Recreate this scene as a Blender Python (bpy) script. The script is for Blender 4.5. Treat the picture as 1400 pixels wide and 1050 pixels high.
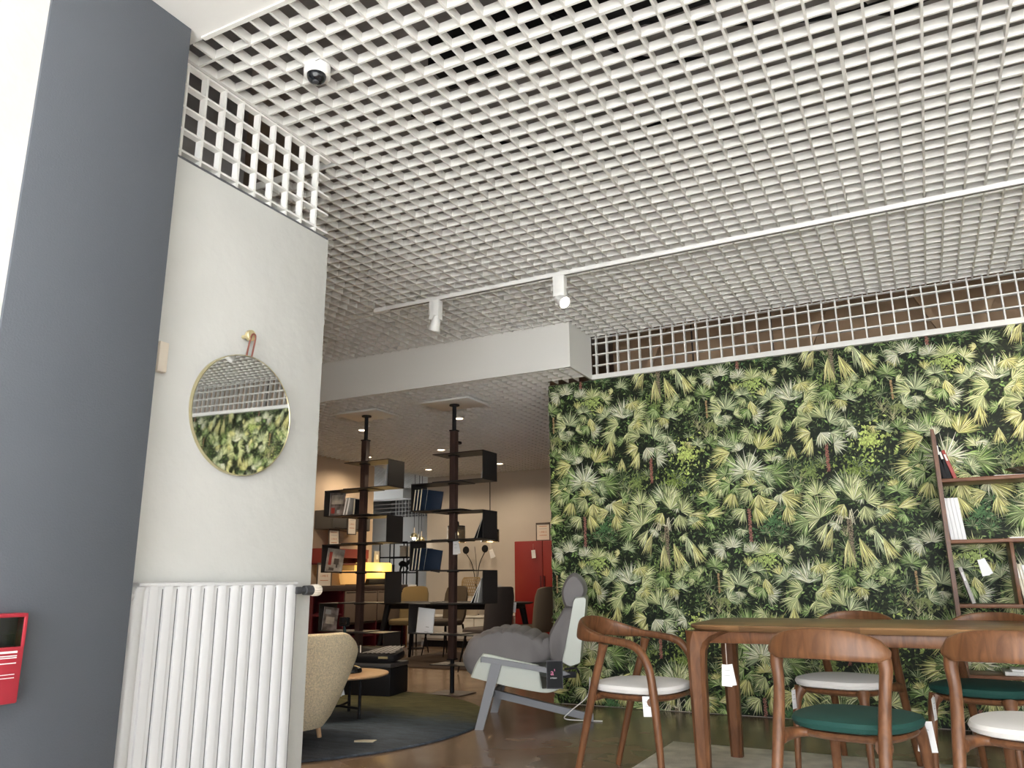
import bpy, bmesh, math, random
from mathutils import Vector, Matrix
import numpy as np
random.seed(7)
PI = math.pi
for o in list(bpy.data.objects): bpy.data.objects.remove(o)
C = bpy.context.scene.collection
SC = bpy.context.scene
CAM_Z = 0.985

# ------------------------------------------------------------------ camera, world, exposure
cam_d = bpy.data.cameras.new('camera'); cam = bpy.data.objects.new('camera', cam_d); C.objects.link(cam)
YAW, PITCH, ROLL, FPX = -0.476544, 0.246593, -0.009809, 1068.2
fw = Vector((math.sin(YAW)*math.cos(PITCH), math.cos(YAW)*math.cos(PITCH), math.sin(PITCH)))
r0 = Vector((math.cos(YAW), -math.sin(YAW), 0)); u0 = r0.cross(fw)
rr = math.cos(ROLL)*r0 + math.sin(ROLL)*u0
uu = -math.sin(ROLL)*r0 + math.cos(ROLL)*u0
cam.matrix_world = Matrix(((rr.x, uu.x, -fw.x, 0), (rr.y, uu.y, -fw.y, 0), (rr.z, uu.z, -fw.z, CAM_Z), (0, 0, 0, 1)))
cam_d.sensor_width = 36; cam_d.lens = 36*FPX/1400; cam_d.clip_start = 0.05; cam_d.clip_end = 200
SC.camera = cam
W = bpy.data.worlds.new('world'); SC.world = W; W.use_nodes = True
bg = W.node_tree.nodes['Background']; bg.inputs[0].default_value = (0.93, 0.97, 1.0, 1); bg.inputs[1].default_value = 10.0
SC.view_settings.view_transform = 'Standard'; SC.view_settings.look = 'None'
SC.view_settings.exposure = -0.12; SC.view_settings.gamma = 1; SC.view_settings.use_curve_mapping = False
def portal(loc, rot, sx, sy):
    d = bpy.data.lights.new('daylight_opening', 'AREA'); d.shape = 'RECTANGLE'; d.size = sx; d.size_y = sy
    d.cycles.is_portal = True
    o = bpy.data.objects.new('daylight_opening', d); o.location = loc; o.rotation_euler = rot; C.objects.link(o)
portal((1.8, -3.95, 1.52), (PI/2, 0, 0), 8.3, 3.0)
portal((-12.9, 13.6, 1.55), (PI/2, 0, -PI/2), 2.0, 1.5)
sun_d = bpy.data.lights.new('sun', 'SUN'); sun_d.energy = 42; sun_d.color = (1, .98, .95); sun_d.angle = math.radians(1.5)
sun = bpy.data.objects.new('sun', sun_d); C.objects.link(sun)
sun.rotation_euler = Vector((.25, 1.0, -1.0)).to_track_quat('-Z', 'Y').to_euler(); sun.location = (0, -12, 10)
SC.cycles.caustics_reflective = False; SC.cycles.caustics_refractive = False
WARM = (1.0, 0.70, 0.42)
def spot(loc, target, power, size=1.6, color=WARM, radius=.04, blend=.6):
    d = bpy.data.lights.new('lamp_or_fill', 'SPOT'); d.energy = power; d.color = color; d.spot_size = size; d.spot_blend = blend
    d.shadow_soft_size = radius
    o = bpy.data.objects.new('lamp_or_fill', d); o.location = loc
    o.rotation_euler = (Vector(target)-Vector(loc)).to_track_quat('-Z', 'Y').to_euler(); C.objects.link(o); return o
def point(loc, power, color=WARM, radius=.05):
    d = bpy.data.lights.new('lamp_or_fill', 'POINT'); d.energy = power; d.color = color; d.shadow_soft_size = radius
    o = bpy.data.objects.new('lamp_or_fill', d); o.location = loc; C.objects.link(o); return o

# ------------------------------------------------------------------ materials
MATS = {}
def mat(name, col, rough=.5, metal=0, bump=None, vary=0, scale=20, emit=0, spec=.5, sheen=0, trans=0, coat=0):
    m = bpy.data.materials.new(name); m.use_nodes = True; nt = m.node_tree; b = nt.nodes['Principled BSDF']
    b.inputs['Base Color'].default_value = (*col, 1); b.inputs['Roughness'].default_value = rough
    b.inputs['Metallic'].default_value = metal; b.inputs['Specular IOR Level'].default_value = spec
    if sheen: b.inputs['Sheen Weight'].default_value = sheen
    if trans: b.inputs['Transmission Weight'].default_value = trans
    if coat: b.inputs['Coat Weight'].default_value = coat; b.inputs['Coat Roughness'].default_value = .15
    if emit: b.inputs['Emission Color'].default_value = (*col, 1); b.inputs['Emission Strength'].default_value = emit
    tc = nt.nodes.new('ShaderNodeTexCoord')
    if vary:
        n = nt.nodes.new('ShaderNodeTexNoise'); n.inputs['Scale'].default_value = scale; n.inputs['Detail'].default_value = 4
        nt.links.new(tc.outputs['Object'], n.inputs['Vector'])
        r = nt.nodes.new('ShaderNodeValToRGB')
        r.color_ramp.elements[0].color = (*[max(0, c*(1-vary)) for c in col], 1); r.color_ramp.elements[0].position = .3
        r.color_ramp.elements[1].color = (*[min(1, c*(1+vary)) for c in col], 1); r.color_ramp.elements[1].position = .7
        nt.links.new(n.outputs[0], r.inputs[0]); nt.links.new(r.outputs[0], b.inputs['Base Color'])
    if bump:
        sc, st = bump
        n = nt.nodes.new('ShaderNodeTexNoise'); n.inputs['Scale'].default_value = sc; n.inputs['Detail'].default_value = 3
        nt.links.new(tc.outputs['Object'], n.inputs['Vector'])
        bp = nt.nodes.new('ShaderNodeBump'); bp.inputs['Strength'].default_value = st; bp.inputs['Distance'].default_value = .01
        nt.links.new(n.outputs[0], bp.inputs['Height']); nt.links.new(bp.outputs[0], b.inputs['Normal'])
    MATS[name] = m; return m
def wood(name, c1, c2, rough=.35, stretch=(1, 1, 1), scale=9, stave=None):
    m = mat(name, c1, rough, spec=.32); nt = m.node_tree; b = nt.nodes['Principled BSDF']
    tc = nt.nodes.new('ShaderNodeTexCoord'); mp = nt.nodes.new('ShaderNodeMapping'); mp.inputs['Scale'].default_value = stretch
    nt.links.new(tc.outputs['Object'], mp.inputs[0])
    n = nt.nodes.new('ShaderNodeTexNoise'); n.inputs['Scale'].default_value = scale; n.inputs['Detail'].default_value = 6; n.inputs['Distortion'].default_value = 1.2
    nt.links.new(mp.outputs[0], n.inputs['Vector'])
    r = nt.nodes.new('ShaderNodeValToRGB'); r.color_ramp.elements[0].color = (*c2, 1); r.color_ramp.elements[0].position = .32
    r.color_ramp.elements[1].color = (*c1, 1); r.color_ramp.elements[1].position = .68
    nt.links.new(n.outputs[0], r.inputs[0]); out = r.outputs[0]
    if stave:
        bk = nt.nodes.new('ShaderNodeTexBrick'); bk.inputs['Scale'].default_value = 1; bk.inputs['Mortar Size'].default_value = 0
        bk.inputs['Brick Width'].default_value = stave[0]; bk.inputs['Row Height'].default_value = stave[1]
        bk.inputs['Color1'].default_value = (.62, .62, .62, 1); bk.inputs['Color2'].default_value = (1.25, 1.2, 1.1, 1); bk.inputs['Bias'].default_value = 0
        nt.links.new(tc.outputs['Object'], bk.inputs['Vector'])
        mx = nt.nodes.new('ShaderNodeMix'); mx.data_type = 'RGBA'; mx.blend_type = 'MULTIPLY'; mx.inputs[0].default_value = 1
        nt.links.new(out, mx.inputs[6]); nt.links.new(bk.outputs[0], mx.inputs[7]); out = mx.outputs[2]
    nt.links.new(out, b.inputs['Base Color'])
    return m
mat('white_paint', (.80, .79, .76), .5)
mat('slat_white', (.82, .81, .785), .5)
mat('plaster', (.62, .62, .60), .75, bump=(14, .35), vary=.03, scale=3)
mat('blue_grey', (.090, .100, .118), .55, bump=(160, .12))
mat('soffit', (.84, .83, .81), .6)
mat('paving', (.45, .44, .42), .9, vary=.1, scale=2)
mat('bounce_strip', (.58, .58, .57), .6)  # pale neutral tone of the unseen strip added to bounce sunlight
mat('slab', (.33, .32, .32), .9, vary=.25, scale=3)
mat('beige_wall', (.52, .47, .41), .8, vary=.04, scale=2)
mat('tan_wall', (.56, .44, .32), .8, vary=.05, scale=2)
mat('brown_wall', (.44, .30, .19), .8, vary=.1, scale=4)
mat('black', (.010, .010, .012), .55, spec=.2)
mat('black_gloss', (.01, .011, .014), .15)
mat('dark_brown_metal', (.045, .03, .026), .5)
mat('shelf_metal', (.028, .026, .026), .45)
mat('track_white', (.85, .84, .82), .35)
mat('bulb', (1, .93, .80), emit=14)
mat('downlight', (1, .82, .55), emit=10)
mat('radiator', (.66, .66, .67), .32)
mat('seam', (.12, .12, .13), .8)
mat('dark_grey', (.05, .05, .055), .5)
mat('brass', (.74, .67, .42), .3, metal=1)
mat('brass_matt', (.72, .62, .36), .45, metal=.6)
mat('leather', (.22, .07, .05), .6)
mat('mirror', (.82, .83, .82), .02, metal=1)
mat('alarm_red', (.40, .03, .048), .4)
mat('alarm_grey', (.25, .22, .24), .3)
mat('print_white', (.82, .81, .79), .6)
mat('print_grey', (.45, .45, .45), .7)
mat('print_dark', (.10, .08, .07), .7)
mat('print_orange', (.55, .22, .10), .7)
mat('print_pink', (.75, .22, .38), .6)
mat('paper', (.86, .86, .87), .6)
mat('paper_cream', (.78, .70, .60), .6)
mat('clear', (.9, .95, 1), .03, trans=1)
wood('walnut', (.190, .082, .036), (.095, .039, .018), .33, (3, 3, .7), 9)
wood('walnut_light', (.205, .092, .040), (.105, .044, .020), .33, (3, 3, .7), 9)
wood('table_wood', (.27, .155, .075), (.20, .108, .052), .33, (1.2, 1.2, 1), 2, stave=(.55, .075))
wood('shelf_wood', (.25, .115, .06), (.15, .065, .035), .4, (.7, 3, 3), 9)
wood('oak', (.60, .38, .22), (.48, .29, .16), .4, (1, 4, 3), 9)
wood('pole_wood', (.075, .042, .034), (.05, .028, .024), .5, (4, 4, .6), 8)
mat('seat_white', (.70, .68, .655), .85, bump=(300, .15), sheen=.2)
mat('seat_green', (.003, .052, .042), .75, bump=(300, .15))
mat('lounge_grey', (.135, .125, .125), .65, bump=(60, .1), vary=.08, scale=6, sheen=.1)
mat('lounge_shell', (.47, .50, .45), .4)
mat('lounge_leg', (.20, .205, .225), .5)
mat('boucle', (.78, .66, .47), .95, bump=(130, .9), vary=.22, scale=110)
mat('rug_grey', (.74, .72, .67), .95, bump=(120, .5), vary=.25, scale=7)
mat('red_lacquer', (.24, .008, .008), .45)
mat('dark_red', (.10, .008, .015), .5)
mat('wall_red', (.22, .03, .025), .6)
mat('panel_grey', (.085, .08, .075), .6)
mat('taupe', (.17, .13, .10), .55)
mat('side_brown', (.06, .042, .036), .5)
mat('orange_brown', (.35, .16, .07), .6)
mat('chair_olive', (.15, .11, .05), .8, bump=(200, .2))
mat('chair_dark', (.06, .045, .033), .8, bump=(200, .2))
mat('chair_brown', (.07, .055, .048), .8, bump=(200, .2))
mat('chair_taupe', (.20, .15, .10), .8, bump=(200, .2))
mat('mustard', (.25, .18, .05), .8)
mat('lamp_yellow', (1.0, .70, .16), emit=1.0)
mat('lamp_amber', (1.0, .55, .18), emit=.55)
mat('ceramic', (.62, .56, .46), .4)
mat('rattan', (.33, .23, .11), .7)
mat('smoke_glass', (.42, .36, .28), .08, trans=.75)
mat('book_navy', (.015, .03, .06), .5)
mat('book_cream', (.72, .66, .52), .6)
mat('book_red', (.35, .05, .04), .5)
mat('book_black', (.013, .013, .015), .6, spec=.2)
mat('book_grey', (.42, .40, .37), .5)
mat('mag_cover', (.20, .17, .16), .4, vary=.8, scale=14)
mat('mag_cover_pale', (.42, .38, .33), .4, vary=.6, scale=9)
mat('dark_rug', (.075, .052, .04), .95, bump=(90, .4))
mat('steel', (.5, .5, .5), .3, metal=1)
mat('teal_dark', (.01, .03, .04), .2)

def floor_mat():
    m = mat('polished_floor', (.13, .10, .075), .16); nt = m.node_tree; b = nt.nodes['Principled BSDF']
    tc = nt.nodes.new('ShaderNodeTexCoord'); n = nt.nodes.new('ShaderNodeTexNoise'); n.inputs['Scale'].default_value = 1.3; n.inputs['Detail'].default_value = 7
    n.inputs['Distortion'].default_value = .8; nt.links.new(tc.outputs['Object'], n.inputs['Vector'])
    r = nt.nodes.new('ShaderNodeValToRGB'); r.color_ramp.elements[0].color = (.160, .108, .070, 1); r.color_ramp.elements[0].position = .3
    r.color_ramp.elements[1].color = (.245, .168, .112, 1); r.color_ramp.elements[1].position = .7
    nt.links.new(n.outputs[0], r.inputs[0]); nt.links.new(r.outputs[0], b.inputs['Base Color'])
    n2 = nt.nodes.new('ShaderNodeTexNoise'); n2.inputs['Scale'].default_value = 4; nt.links.new(tc.outputs['Object'], n2.inputs['Vector'])
    mr = nt.nodes.new('ShaderNodeMapRange'); mr.inputs[3].default_value = .13; mr.inputs[4].default_value = .30
    nt.links.new(n2.outputs[0], mr.inputs[0]); nt.links.new(mr.outputs[0], b.inputs['Roughness'])
    bp = nt.nodes.new('ShaderNodeBump'); bp.inputs['Strength'].default_value = .04; nt.links.new(n2.outputs[0], bp.inputs['Height']); nt.links.new(bp.outputs[0], b.inputs['Normal'])
floor_mat()
def rug_mat():
    m = mat('rug_gradient', (.03, .04, .06), .95, bump=(80, .5)); nt = m.node_tree; b = nt.nodes['Principled BSDF']
    tc = nt.nodes.new('ShaderNodeTexCoord'); sp = nt.nodes.new('ShaderNodeSeparateXYZ'); nt.links.new(tc.outputs['Object'], sp.inputs[0])
    n = nt.nodes.new('ShaderNodeTexNoise'); n.inputs['Scale'].default_value = 2.5; n.inputs['Detail'].default_value = 8; n.inputs['Roughness'].default_value = .7
    nt.links.new(tc.outputs['Object'], n.inputs['Vector'])
    a = nt.nodes.new('ShaderNodeMath'); a.operation = 'MULTIPLY_ADD'; a.inputs[1].default_value = .9; nt.links.new(n.outputs[0], a.inputs[0]); nt.links.new(sp.outputs[1], a.inputs[2])
    mr = nt.nodes.new('ShaderNodeMapRange'); mr.inputs[1].default_value = -1.2; mr.inputs[2].default_value = 2.0; nt.links.new(a.outputs[0], mr.inputs[0])
    r = nt.nodes.new('ShaderNodeValToRGB'); e = r.color_ramp.elements
    e[0].color = (.040, .048, .066, 1); e[0].position = .15; e[1].color = (.085, .080, .030, 1); e[1].position = .80
    x = e.new(.5); x.color = (.036, .052, .074, 1); x = e.new(.62); x.color = (.026, .042, .056, 1); x = e.new(.70); x.color = (.055, .060, .032, 1)
    nt.links.new(mr.outputs[0], r.inputs[0])
    mp = nt.nodes.new('ShaderNodeMapping'); mp.inputs['Scale'].default_value = (3, 11, 1); nt.links.new(tc.outputs['Object'], mp.inputs[0])
    n3 = nt.nodes.new('ShaderNodeTexNoise'); n3.inputs['Scale'].default_value = 1.6; n3.inputs['Detail'].default_value = 9; n3.inputs['Roughness'].default_value = .75
    nt.links.new(mp.outputs[0], n3.inputs['Vector'])
    m3 = nt.nodes.new('ShaderNodeMapRange'); m3.inputs[1].default_value = .3; m3.inputs[2].default_value = .7; m3.inputs[3].default_value = .45; m3.inputs[4].default_value = 1.75
    nt.links.new(n3.outputs[0], m3.inputs[0])
    mx = nt.nodes.new('ShaderNodeMix'); mx.data_type = 'RGBA'; mx.blend_type = 'MULTIPLY'; mx.inputs[0].default_value = 1
    nt.links.new(r.outputs[0], mx.inputs[6]); nt.links.new(m3.outputs[0], mx.inputs[7]); nt.links.new(mx.outputs[2], b.inputs['Base Color'])
rug_mat()

# ------------------------------------------------------------------ mesh helpers
def M4(loc=(0, 0, 0), rot=(0, 0, 0)):
    from mathutils import Euler
    return Matrix.Translation(loc) @ Euler(rot).to_matrix().to_4x4()
def box(bm, lo, hi, bev=0, mtx=None, seg=2):
    lo = Vector(lo); hi = Vector(hi); c = (lo+hi)/2; s = hi-lo
    g = bmesh.ops.create_cube(bm, size=1, matrix=Matrix.Translation(c) @ Matrix.Diagonal((s.x, s.y, s.z, 1)))
    vs = g['verts']
    if bev:
        es = list({e for v in vs for e in v.link_edges})
        r = bmesh.ops.bevel(bm, geom=es, offset=bev, segments=seg, affect='EDGES', profile=.5)
        vs = list({v for f in r['faces'] for v in f.verts} | {v for v in vs if v.is_valid})
    if mtx is not None: bmesh.ops.transform(bm, matrix=mtx, verts=vs)
    return vs
def loft(bm, rings, cap=True, closed=True):
    R = [[bm.verts.new(p) for p in ring] for ring in rings]
    n = len(R[0])
    for a, b in zip(R, R[1:]):
        for i in range(n if closed else n-1):
            j = (i+1) % n; bm.faces.new((a[i], a[j], b[j], b[i]))
    if cap and closed: bm.faces.new(R[0][::-1]); bm.faces.new(R[-1])
    return R
def cat(P, k=6):
    P = [Vector(p) for p in P]; out = []
    for i in range(len(P)-1):
        a = P[max(i-1, 0)]; b = P[i]; c = P[i+1]; d = P[min(i+2, len(P)-1)]
        for t in range(k):
            t /= k; out.append(.5*((2*b)+(c-a)*t+(2*a-5*b+4*c-d)*t*t+(3*b-a-3*c+d)*t**3))
    out.append(P[-1]); return out
def tube(bm, pts, r, n=10, smooth=0, flat=1.0):
    """round bar along pts; r number or list; smooth>0 runs a spline through the points"""
    if not isinstance(r, (list, tuple)): r = [r]*len(pts)
    if smooth:
        Q = cat([(*p,) for p in pts], smooth); m = len(Q); rr_ = []
        for i in range(m):
            t = i/smooth; k = min(int(t), len(r)-2); rr_.append(r[k]+(r[k+1]-r[k])*(t-k))
        pts, r = Q, rr_
    pts = [Vector(p) for p in pts]; rings = []; up = None
    for i, p in enumerate(pts):
        d = (pts[min(i+1, len(pts)-1)]-pts[max(i-1, 0)]).normalized()
        if up is None: up = Vector((0, 0, 1)) if abs(d.z) < .9 else Vector((1, 0, 0))
        x = up.cross(d).normalized(); up = d.cross(x).normalized()
        rings.append([p+r[i]*(math.cos(2*PI*k/n)*x+flat*math.sin(2*PI*k/n)*up) for k in range(n)])
    loft(bm, rings)
def lathe(bm, prof, n=24, c=(0, 0, 0), axis='z', cap=True):
    rings = []
    for r, z in prof:
        ring = []
        for k in range(n):
            a = 2*PI*k/n; x, y = r*math.cos(a), r*math.sin(a)
            q = (x, y, z) if axis == 'z' else ((z, x, y) if axis == 'x' else (y, z, x))
            ring.append((q[0]+c[0], q[1]+c[1], q[2]+c[2]))
        rings.append(ring)
    loft(bm, rings, cap)
def prism(bm, poly, axis, a, b, bev=0):
    """polygon in the plane perpendicular to axis, extruded from a to b"""
    def q(p, t): return {'x': (t, p[0], p[1]), 'y': (p[0], t, p[1]), 'z': (p[0], p[1], t)}[axis]
    loft(bm, [[q(p, a) for p in poly], [q(p, b) for p in poly]])
    bmesh.ops.recalc_face_normals(bm, faces=bm.faces)
def mesh_of(name, bm, m, smooth=True):
    bmesh.ops.recalc_face_normals(bm, faces=bm.faces)
    me = bpy.data.meshes.new(name); bm.to_mesh(me); bm.free()
    me.materials.append(MATS[m] if isinstance(m, str) else m)
    if smooth:
        me.shade_smooth(); me.set_sharp_from_angle(angle=math.radians(38))
    return me
def link(name, me, parent=None, loc=(0, 0, 0), rot=(0, 0, 0), scale=None):
    o = bpy.data.objects.new(name, me); C.objects.link(o); o.location = loc; o.rotation_euler = rot
    if scale: o.scale = scale
    if parent: o.parent = parent
    return o
def ob(name, fn, m, parent=None, loc=(0, 0, 0), rot=(0, 0, 0), smooth=True, label=None):
    bm = bmesh.new(); fn(bm); o = link(name, mesh_of(name, bm, m, smooth), parent, loc, rot)
    if label: o['label'] = label
    return o
def bx(name, lo, hi, m, parent=None, bev=0, loc=(0, 0, 0), rot=(0, 0, 0), label=None):
    return ob(name, lambda b: box(b, lo, hi, bev), m, parent, loc, rot, label=label)
def tag(o, label, catg, group=None):
    o['label'] = label; o['category'] = catg
    if group: o['group'] = group
    return o
def thing(name, label, catg, loc=(0, 0, 0), rz=0, group=None):
    o = bpy.data.objects.new(name, None); o.empty_display_size = .1; C.objects.link(o); o.location = loc; o.rotation_euler = (0, 0, rz)
    return tag(o, label, catg, group)
def struct(o): o['kind'] = 'structure'; return o
def dup(root, loc, rz, label, group=None):
    r = root.copy(); C.objects.link(r); r.location = loc; r.rotation_euler = (0, 0, rz); r['label'] = label
    if group: r['group'] = group
    for ch in list(root.children):
        c = ch.copy(); C.objects.link(c); c.parent = r
        for g in ch.children:
            d = g.copy(); C.objects.link(d); d.parent = c
    return r
def text(name, s, size, m, parent, loc, rot, label=None, align='CENTER'):
    cu = bpy.data.curves.new(name, 'FONT'); cu.body = s; cu.size = size; cu.align_x = align; cu.align_y = 'CENTER'; cu.extrude = .0004
    t = bpy.data.objects.new(name, cu); C.objects.link(t)
    dg = bpy.context.evaluated_depsgraph_get(); me = bpy.data.meshes.new_from_object(t.evaluated_get(dg))
    bpy.data.objects.remove(t)
    me.materials.clear(); me.materials.append(MATS[m])
    return link(name, me, parent, loc, rot)

# ------------------------------------------------------------------ room shell
MUR_Y = 6.287; CEIL = 3.085; LOW = 2.70
struct(bx('floor', (-13.2, -4.0, -.12), (6.2, 17.8, 0), 'polished_floor'))
struct(bx('floor_bounce_strip', (-2.42, -4.0, 0), (6.0, -.6, .002), 'bounce_strip'))  # unseen pale strip, added to bounce neutral sunlight up to the ceiling
struct(bx('pavement', (-14, -16, -.14), (16, -4.0, -.02), 'paving'))
struct(bx('ceiling_slab', (-13.2, 1.7, 3.95), (6.2, 17.8, 4.1), 'slab'))
struct(bx('ceiling_soffit', (-2.9, -4.0, CEIL), (6.2, 1.82, CEIL+.25), 'soffit'))
struct(bx('trim_soffit', (-2.30, 1.806, CEIL-.006), (6.0, 1.826, CEIL), 'white_paint'))
struct(bx('wall_right', (6.0, -4.0, 0), (6.2, 7.4, 3.95), 'white_paint'))
struct(bx('wall_plenum_front', (-3.3, 1.70, CEIL+.25), (6.2, 1.78, 3.95), 'slab'))
struct(bx('wall_plenum_corner', (-3.2, 1.70, CEIL-.3), (-2.9, 1.78, CEIL+.25), 'slab'))
struct(bx('wall_plenum_side', (-3.25, 1.82, 2.66), (-3.15, 2.84, 3.95), 'slab'))
struct(bx('wall_facade_left', (-13.2, 1.70, 0), (-3.15, 1.82, 3.95), 'tan_wall'))
struct(bx('wall_left', (-7.55, 1.82, 0), (-7.38, 9.66, 3.95), 'tan_wall'))
struct(bx('wall_back', (-7.42, 11.2, 0), (.3, 11.35, 3.95), 'beige_wall'))
struct(bx('wall_back_right', (.1, 7.36, 0), (.3, 11.2, 3.95), 'beige_wall'))
# bright room beyond the opening in the left wall
struct(bx('wall_far', (-13.2, 16.8, 0), (-5.8, 17.0, 2.60), 'white_paint'))
struct(bx('wall_far_plenum', (-13.2, 17.6, 0), (-5.75, 17.7, 3.95), 'slab'))
struct(bx('wall_far_right', (-5.9, 11.35, 0), (-5.75, 17.7, 3.95), 'white_paint'))
struct(bx('wall_far_left_lintel', (-13.0, 1.82, 3.0), (-12.85, 17.7, 3.95), 'white_paint'))
struct(bx('wall_far_left', (-13.0, 1.82, 0), (-12.85, 12.6, 3.0), 'white_paint'))  # unseen wall, added to narrow the sky opening that brightens this room
struct(bx('wall_far_left_end', (-13.0, 14.6, 0), (-12.85, 17.7, 3.0), 'white_paint'))
struct(bx('window_1', (-13.0, 12.6, 0), (-12.85, 14.6, .8), 'white_paint'))
struct(bx('wall_far_left_head', (-13.0, 12.6, 2.3), (-12.85, 14.6, 3.0), 'white_paint'))
struct(bx('beam_far', (-12.85, 14.9, 2.86), (-10.55, 15.3, CEIL+.3), 'white_paint'))
struct(ob('column_far', lambda b: lathe(b, [(.30, 0), (.30, 2.86)], 28), 'white_paint', None, (-12.0, 15.1, 0)))

# beam that steps the ceiling down, open below: front board and end board
fb = struct(bx('beam', (-7.38, 5.77, LOW), (-2.435, 5.79, CEIL+.02), 'white_paint'))
bx('end_board', (-2.455, 5.79, LOW), (-2.435, 6.262, CEIL+.02), 'white_paint', fb)
bx('back_board', (-7.38, 6.25, LOW+.06), (-2.455, 6.262, 3.95), 'slab', fb)

# slats: crossing white strips of the open ceiling, each one a part
UNIT = None
def unit_mesh():
    global UNIT
    if UNIT is None:
        bm = bmesh.new(); bmesh.ops.create_cube(bm, size=1); UNIT = mesh_of('slat', bm, 'slat_white', False)
    return UNIT
def slat(parent, lo, hi):
    lo = Vector(lo); hi = Vector(hi)
    return link('slat', unit_mesh(), parent, (lo+hi)/2, scale=(hi-lo))
def empty_struct(name, label=None):
    o = bpy.data.objects.new(name, None); C.objects.link(o); o['kind'] = 'structure'
    if label: o['label'] = label
    return o
SL = .042; TH = .0105
ceil_ = empty_struct('ceiling')
def xs_range(a, b, ph=-.066): 
    k0 = math.ceil((a-ph)/.1); k1 = math.floor((b-ph)/.1); return [(k, ph+.1*k) for k in range(k0, k1+1)]
for k, x in xs_range(-7.36, 5.95):
    t = .016 if k % 12 == 0 else TH
    y0 = 1.826 if x > -2.475 else 2.86
    slat(ceil_, (x-t/2, y0, CEIL), (x+t/2, 5.77 if x < -2.45 else 6.285, CEIL+SL))
for k, y in xs_range(1.85, 6.27, 1.935):
    t = .016 if k % 12 == 5 else TH
    x0 = -2.47 if y < 2.80 else -7.38
    x1 = 5.98
    if y > 5.77: x0 = -2.435
    slat(ceil_, (x0, y-t/2, CEIL+.0004), (x1, y+t/2, CEIL+SL-.0004))
low_ = empty_struct('ceiling_back')
for k, x in xs_range(-7.36, -2.9):
    slat(low_, (x-TH/2, 5.80, LOW), (x+TH/2, 11.19, LOW+SL))
for k, y in xs_range(5.82, 11.18, 1.935):
    slat(low_, (-7.37, y-TH/2, LOW+.0004), (-2.88 if y > 6.2 else -2.46, y+TH/2, LOW+SL-.0004))
for k, x in xs_range(-2.92, -2.47):
    slat(low_, (x-TH/2, 5.80, LOW), (x+TH/2, 6.26, LOW+SL))
far_ = empty_struct('ceiling_far')
for k, x in xs_range(-12.8, -7.6):
    slat(far_, (x-TH/2, 9.7, CEIL), (x+TH/2, 16.79, CEIL+SL))
for k, y in xs_range(9.7, 16.78, 1.935):
    slat(far_, (-12.84, y-TH/2, CEIL+.0004), (-7.56 if y < 11.2 else -5.9, y+TH/2, CEIL+SL-.0004))

# upright lattice above the mural
lat = empty_struct('trim_1')
struct(bx('trim_2', (-2.435, 6.262, LOW), (5.98, 6.42, LOW+.042), 'white_paint'))
n = 0
for i in range(86):
    x = -2.402+.1*i
    if x > 5.95: break
    slat(lat, (x-.0055, MUR_Y, LOW+.042), (x+.0055, MUR_Y+.037, CEIL+.02))
for z in (2.832, 2.932, 3.032):
    slat(lat, (-2.435, MUR_Y+.0004, z-.005), (5.98, MUR_Y+.0366, z+.005))
struct(bx('trim_3', (-2.435, MUR_Y-.004, CEIL-.002), (5.98, MUR_Y+.03, CEIL+.004), 'white_paint'))
struct(bx('wall_sky_block', (.1, 7.3, 0), (6.0, 7.36, 2.6), 'slab'))  # unseen wall, added to keep sky light from behind the lattice
struct(bx('wall_behind_lattice', (-2.6, 7.3, 2.6), (6.0, 7.36, 3.95), 'brown_wall'))
st = empty_struct('roof_struts')
for i, x in enumerate([-2.0, -1.3, -.55, .2, .75, 1.5, 2.4, 3.2]):
    ob('strut', lambda b: box(b, (-.025, -.025, -.62), (.025, .025, .62), 0, M4((0, 0, 0), (0, .42*(-1)**i, 0))), 'brown_wall', st, (x, 7.0+.1*(i % 2), 3.25))
    bx('hanger', (x+.33, 6.8, 2.75), (x+.342, 6.812, 3.95), 'dark_brown_metal', st)
bx('cross_bar', (-2.4, 7.05, 2.86), (4.9, 7.08, 2.885), 'dark_brown_metal', st)

# upright lattice over the column, left
lc = empty_struct('trim_4')
for i in range(9):
    y = 1.90+.1*i
    slat(lc, (-2.508, y-.0055, 2.66), (-2.475, y+.0055, CEIL))
for z in (2.685, 2.782, 2.882, 2.982, 3.079):
    slat(lc, (-2.5076, 1.82, z-.005), (-2.4754, 2.79, z+.005))
lf = empty_struct('trim_5')
for i in range(24):
    x = -12.1+.1*i; slat(lf, (x-.008, 16.78, 2.6), (x+.008, 16.83, 3.2))
for i in range(6):
    z = 2.65+.1*i; slat(lf, (-12.8, 16.7805, z-.008), (-5.9, 16.8295, z+.008))

# things above the open ceiling, seen through it
tag(bx('air_duct', (-1.9, 2.80, 3.45), (4.9, 3.02, 3.62), 'black', bev=.01), 'black duct running above the white open grid ceiling', 'duct')
for i, (a, b_, r) in enumerate([((-1.4, 2.3, 3.5), (-.5, 3.4, 3.42), .012), ((-.2, 2.6, 3.6), (.3, 3.3, 3.35), .01), ((-.9, 2.9, 3.4), (.9, 3.15, 3.5), .009), ((-2.2, 3.1, 3.45), (-1.0, 3.9, 3.5), .012)]):
    m_ = ((a[0]+b_[0])/2, (a[1]+b_[1])/2+.12, min(a[2], b_[2])-.12)
    tag(ob('cable', lambda b: tube(b, [a, m_, b_], r, 6, 6), 'black'), 'black cable sagging above the white open grid ceiling', 'cable', 'cables above the ceiling')

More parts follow.
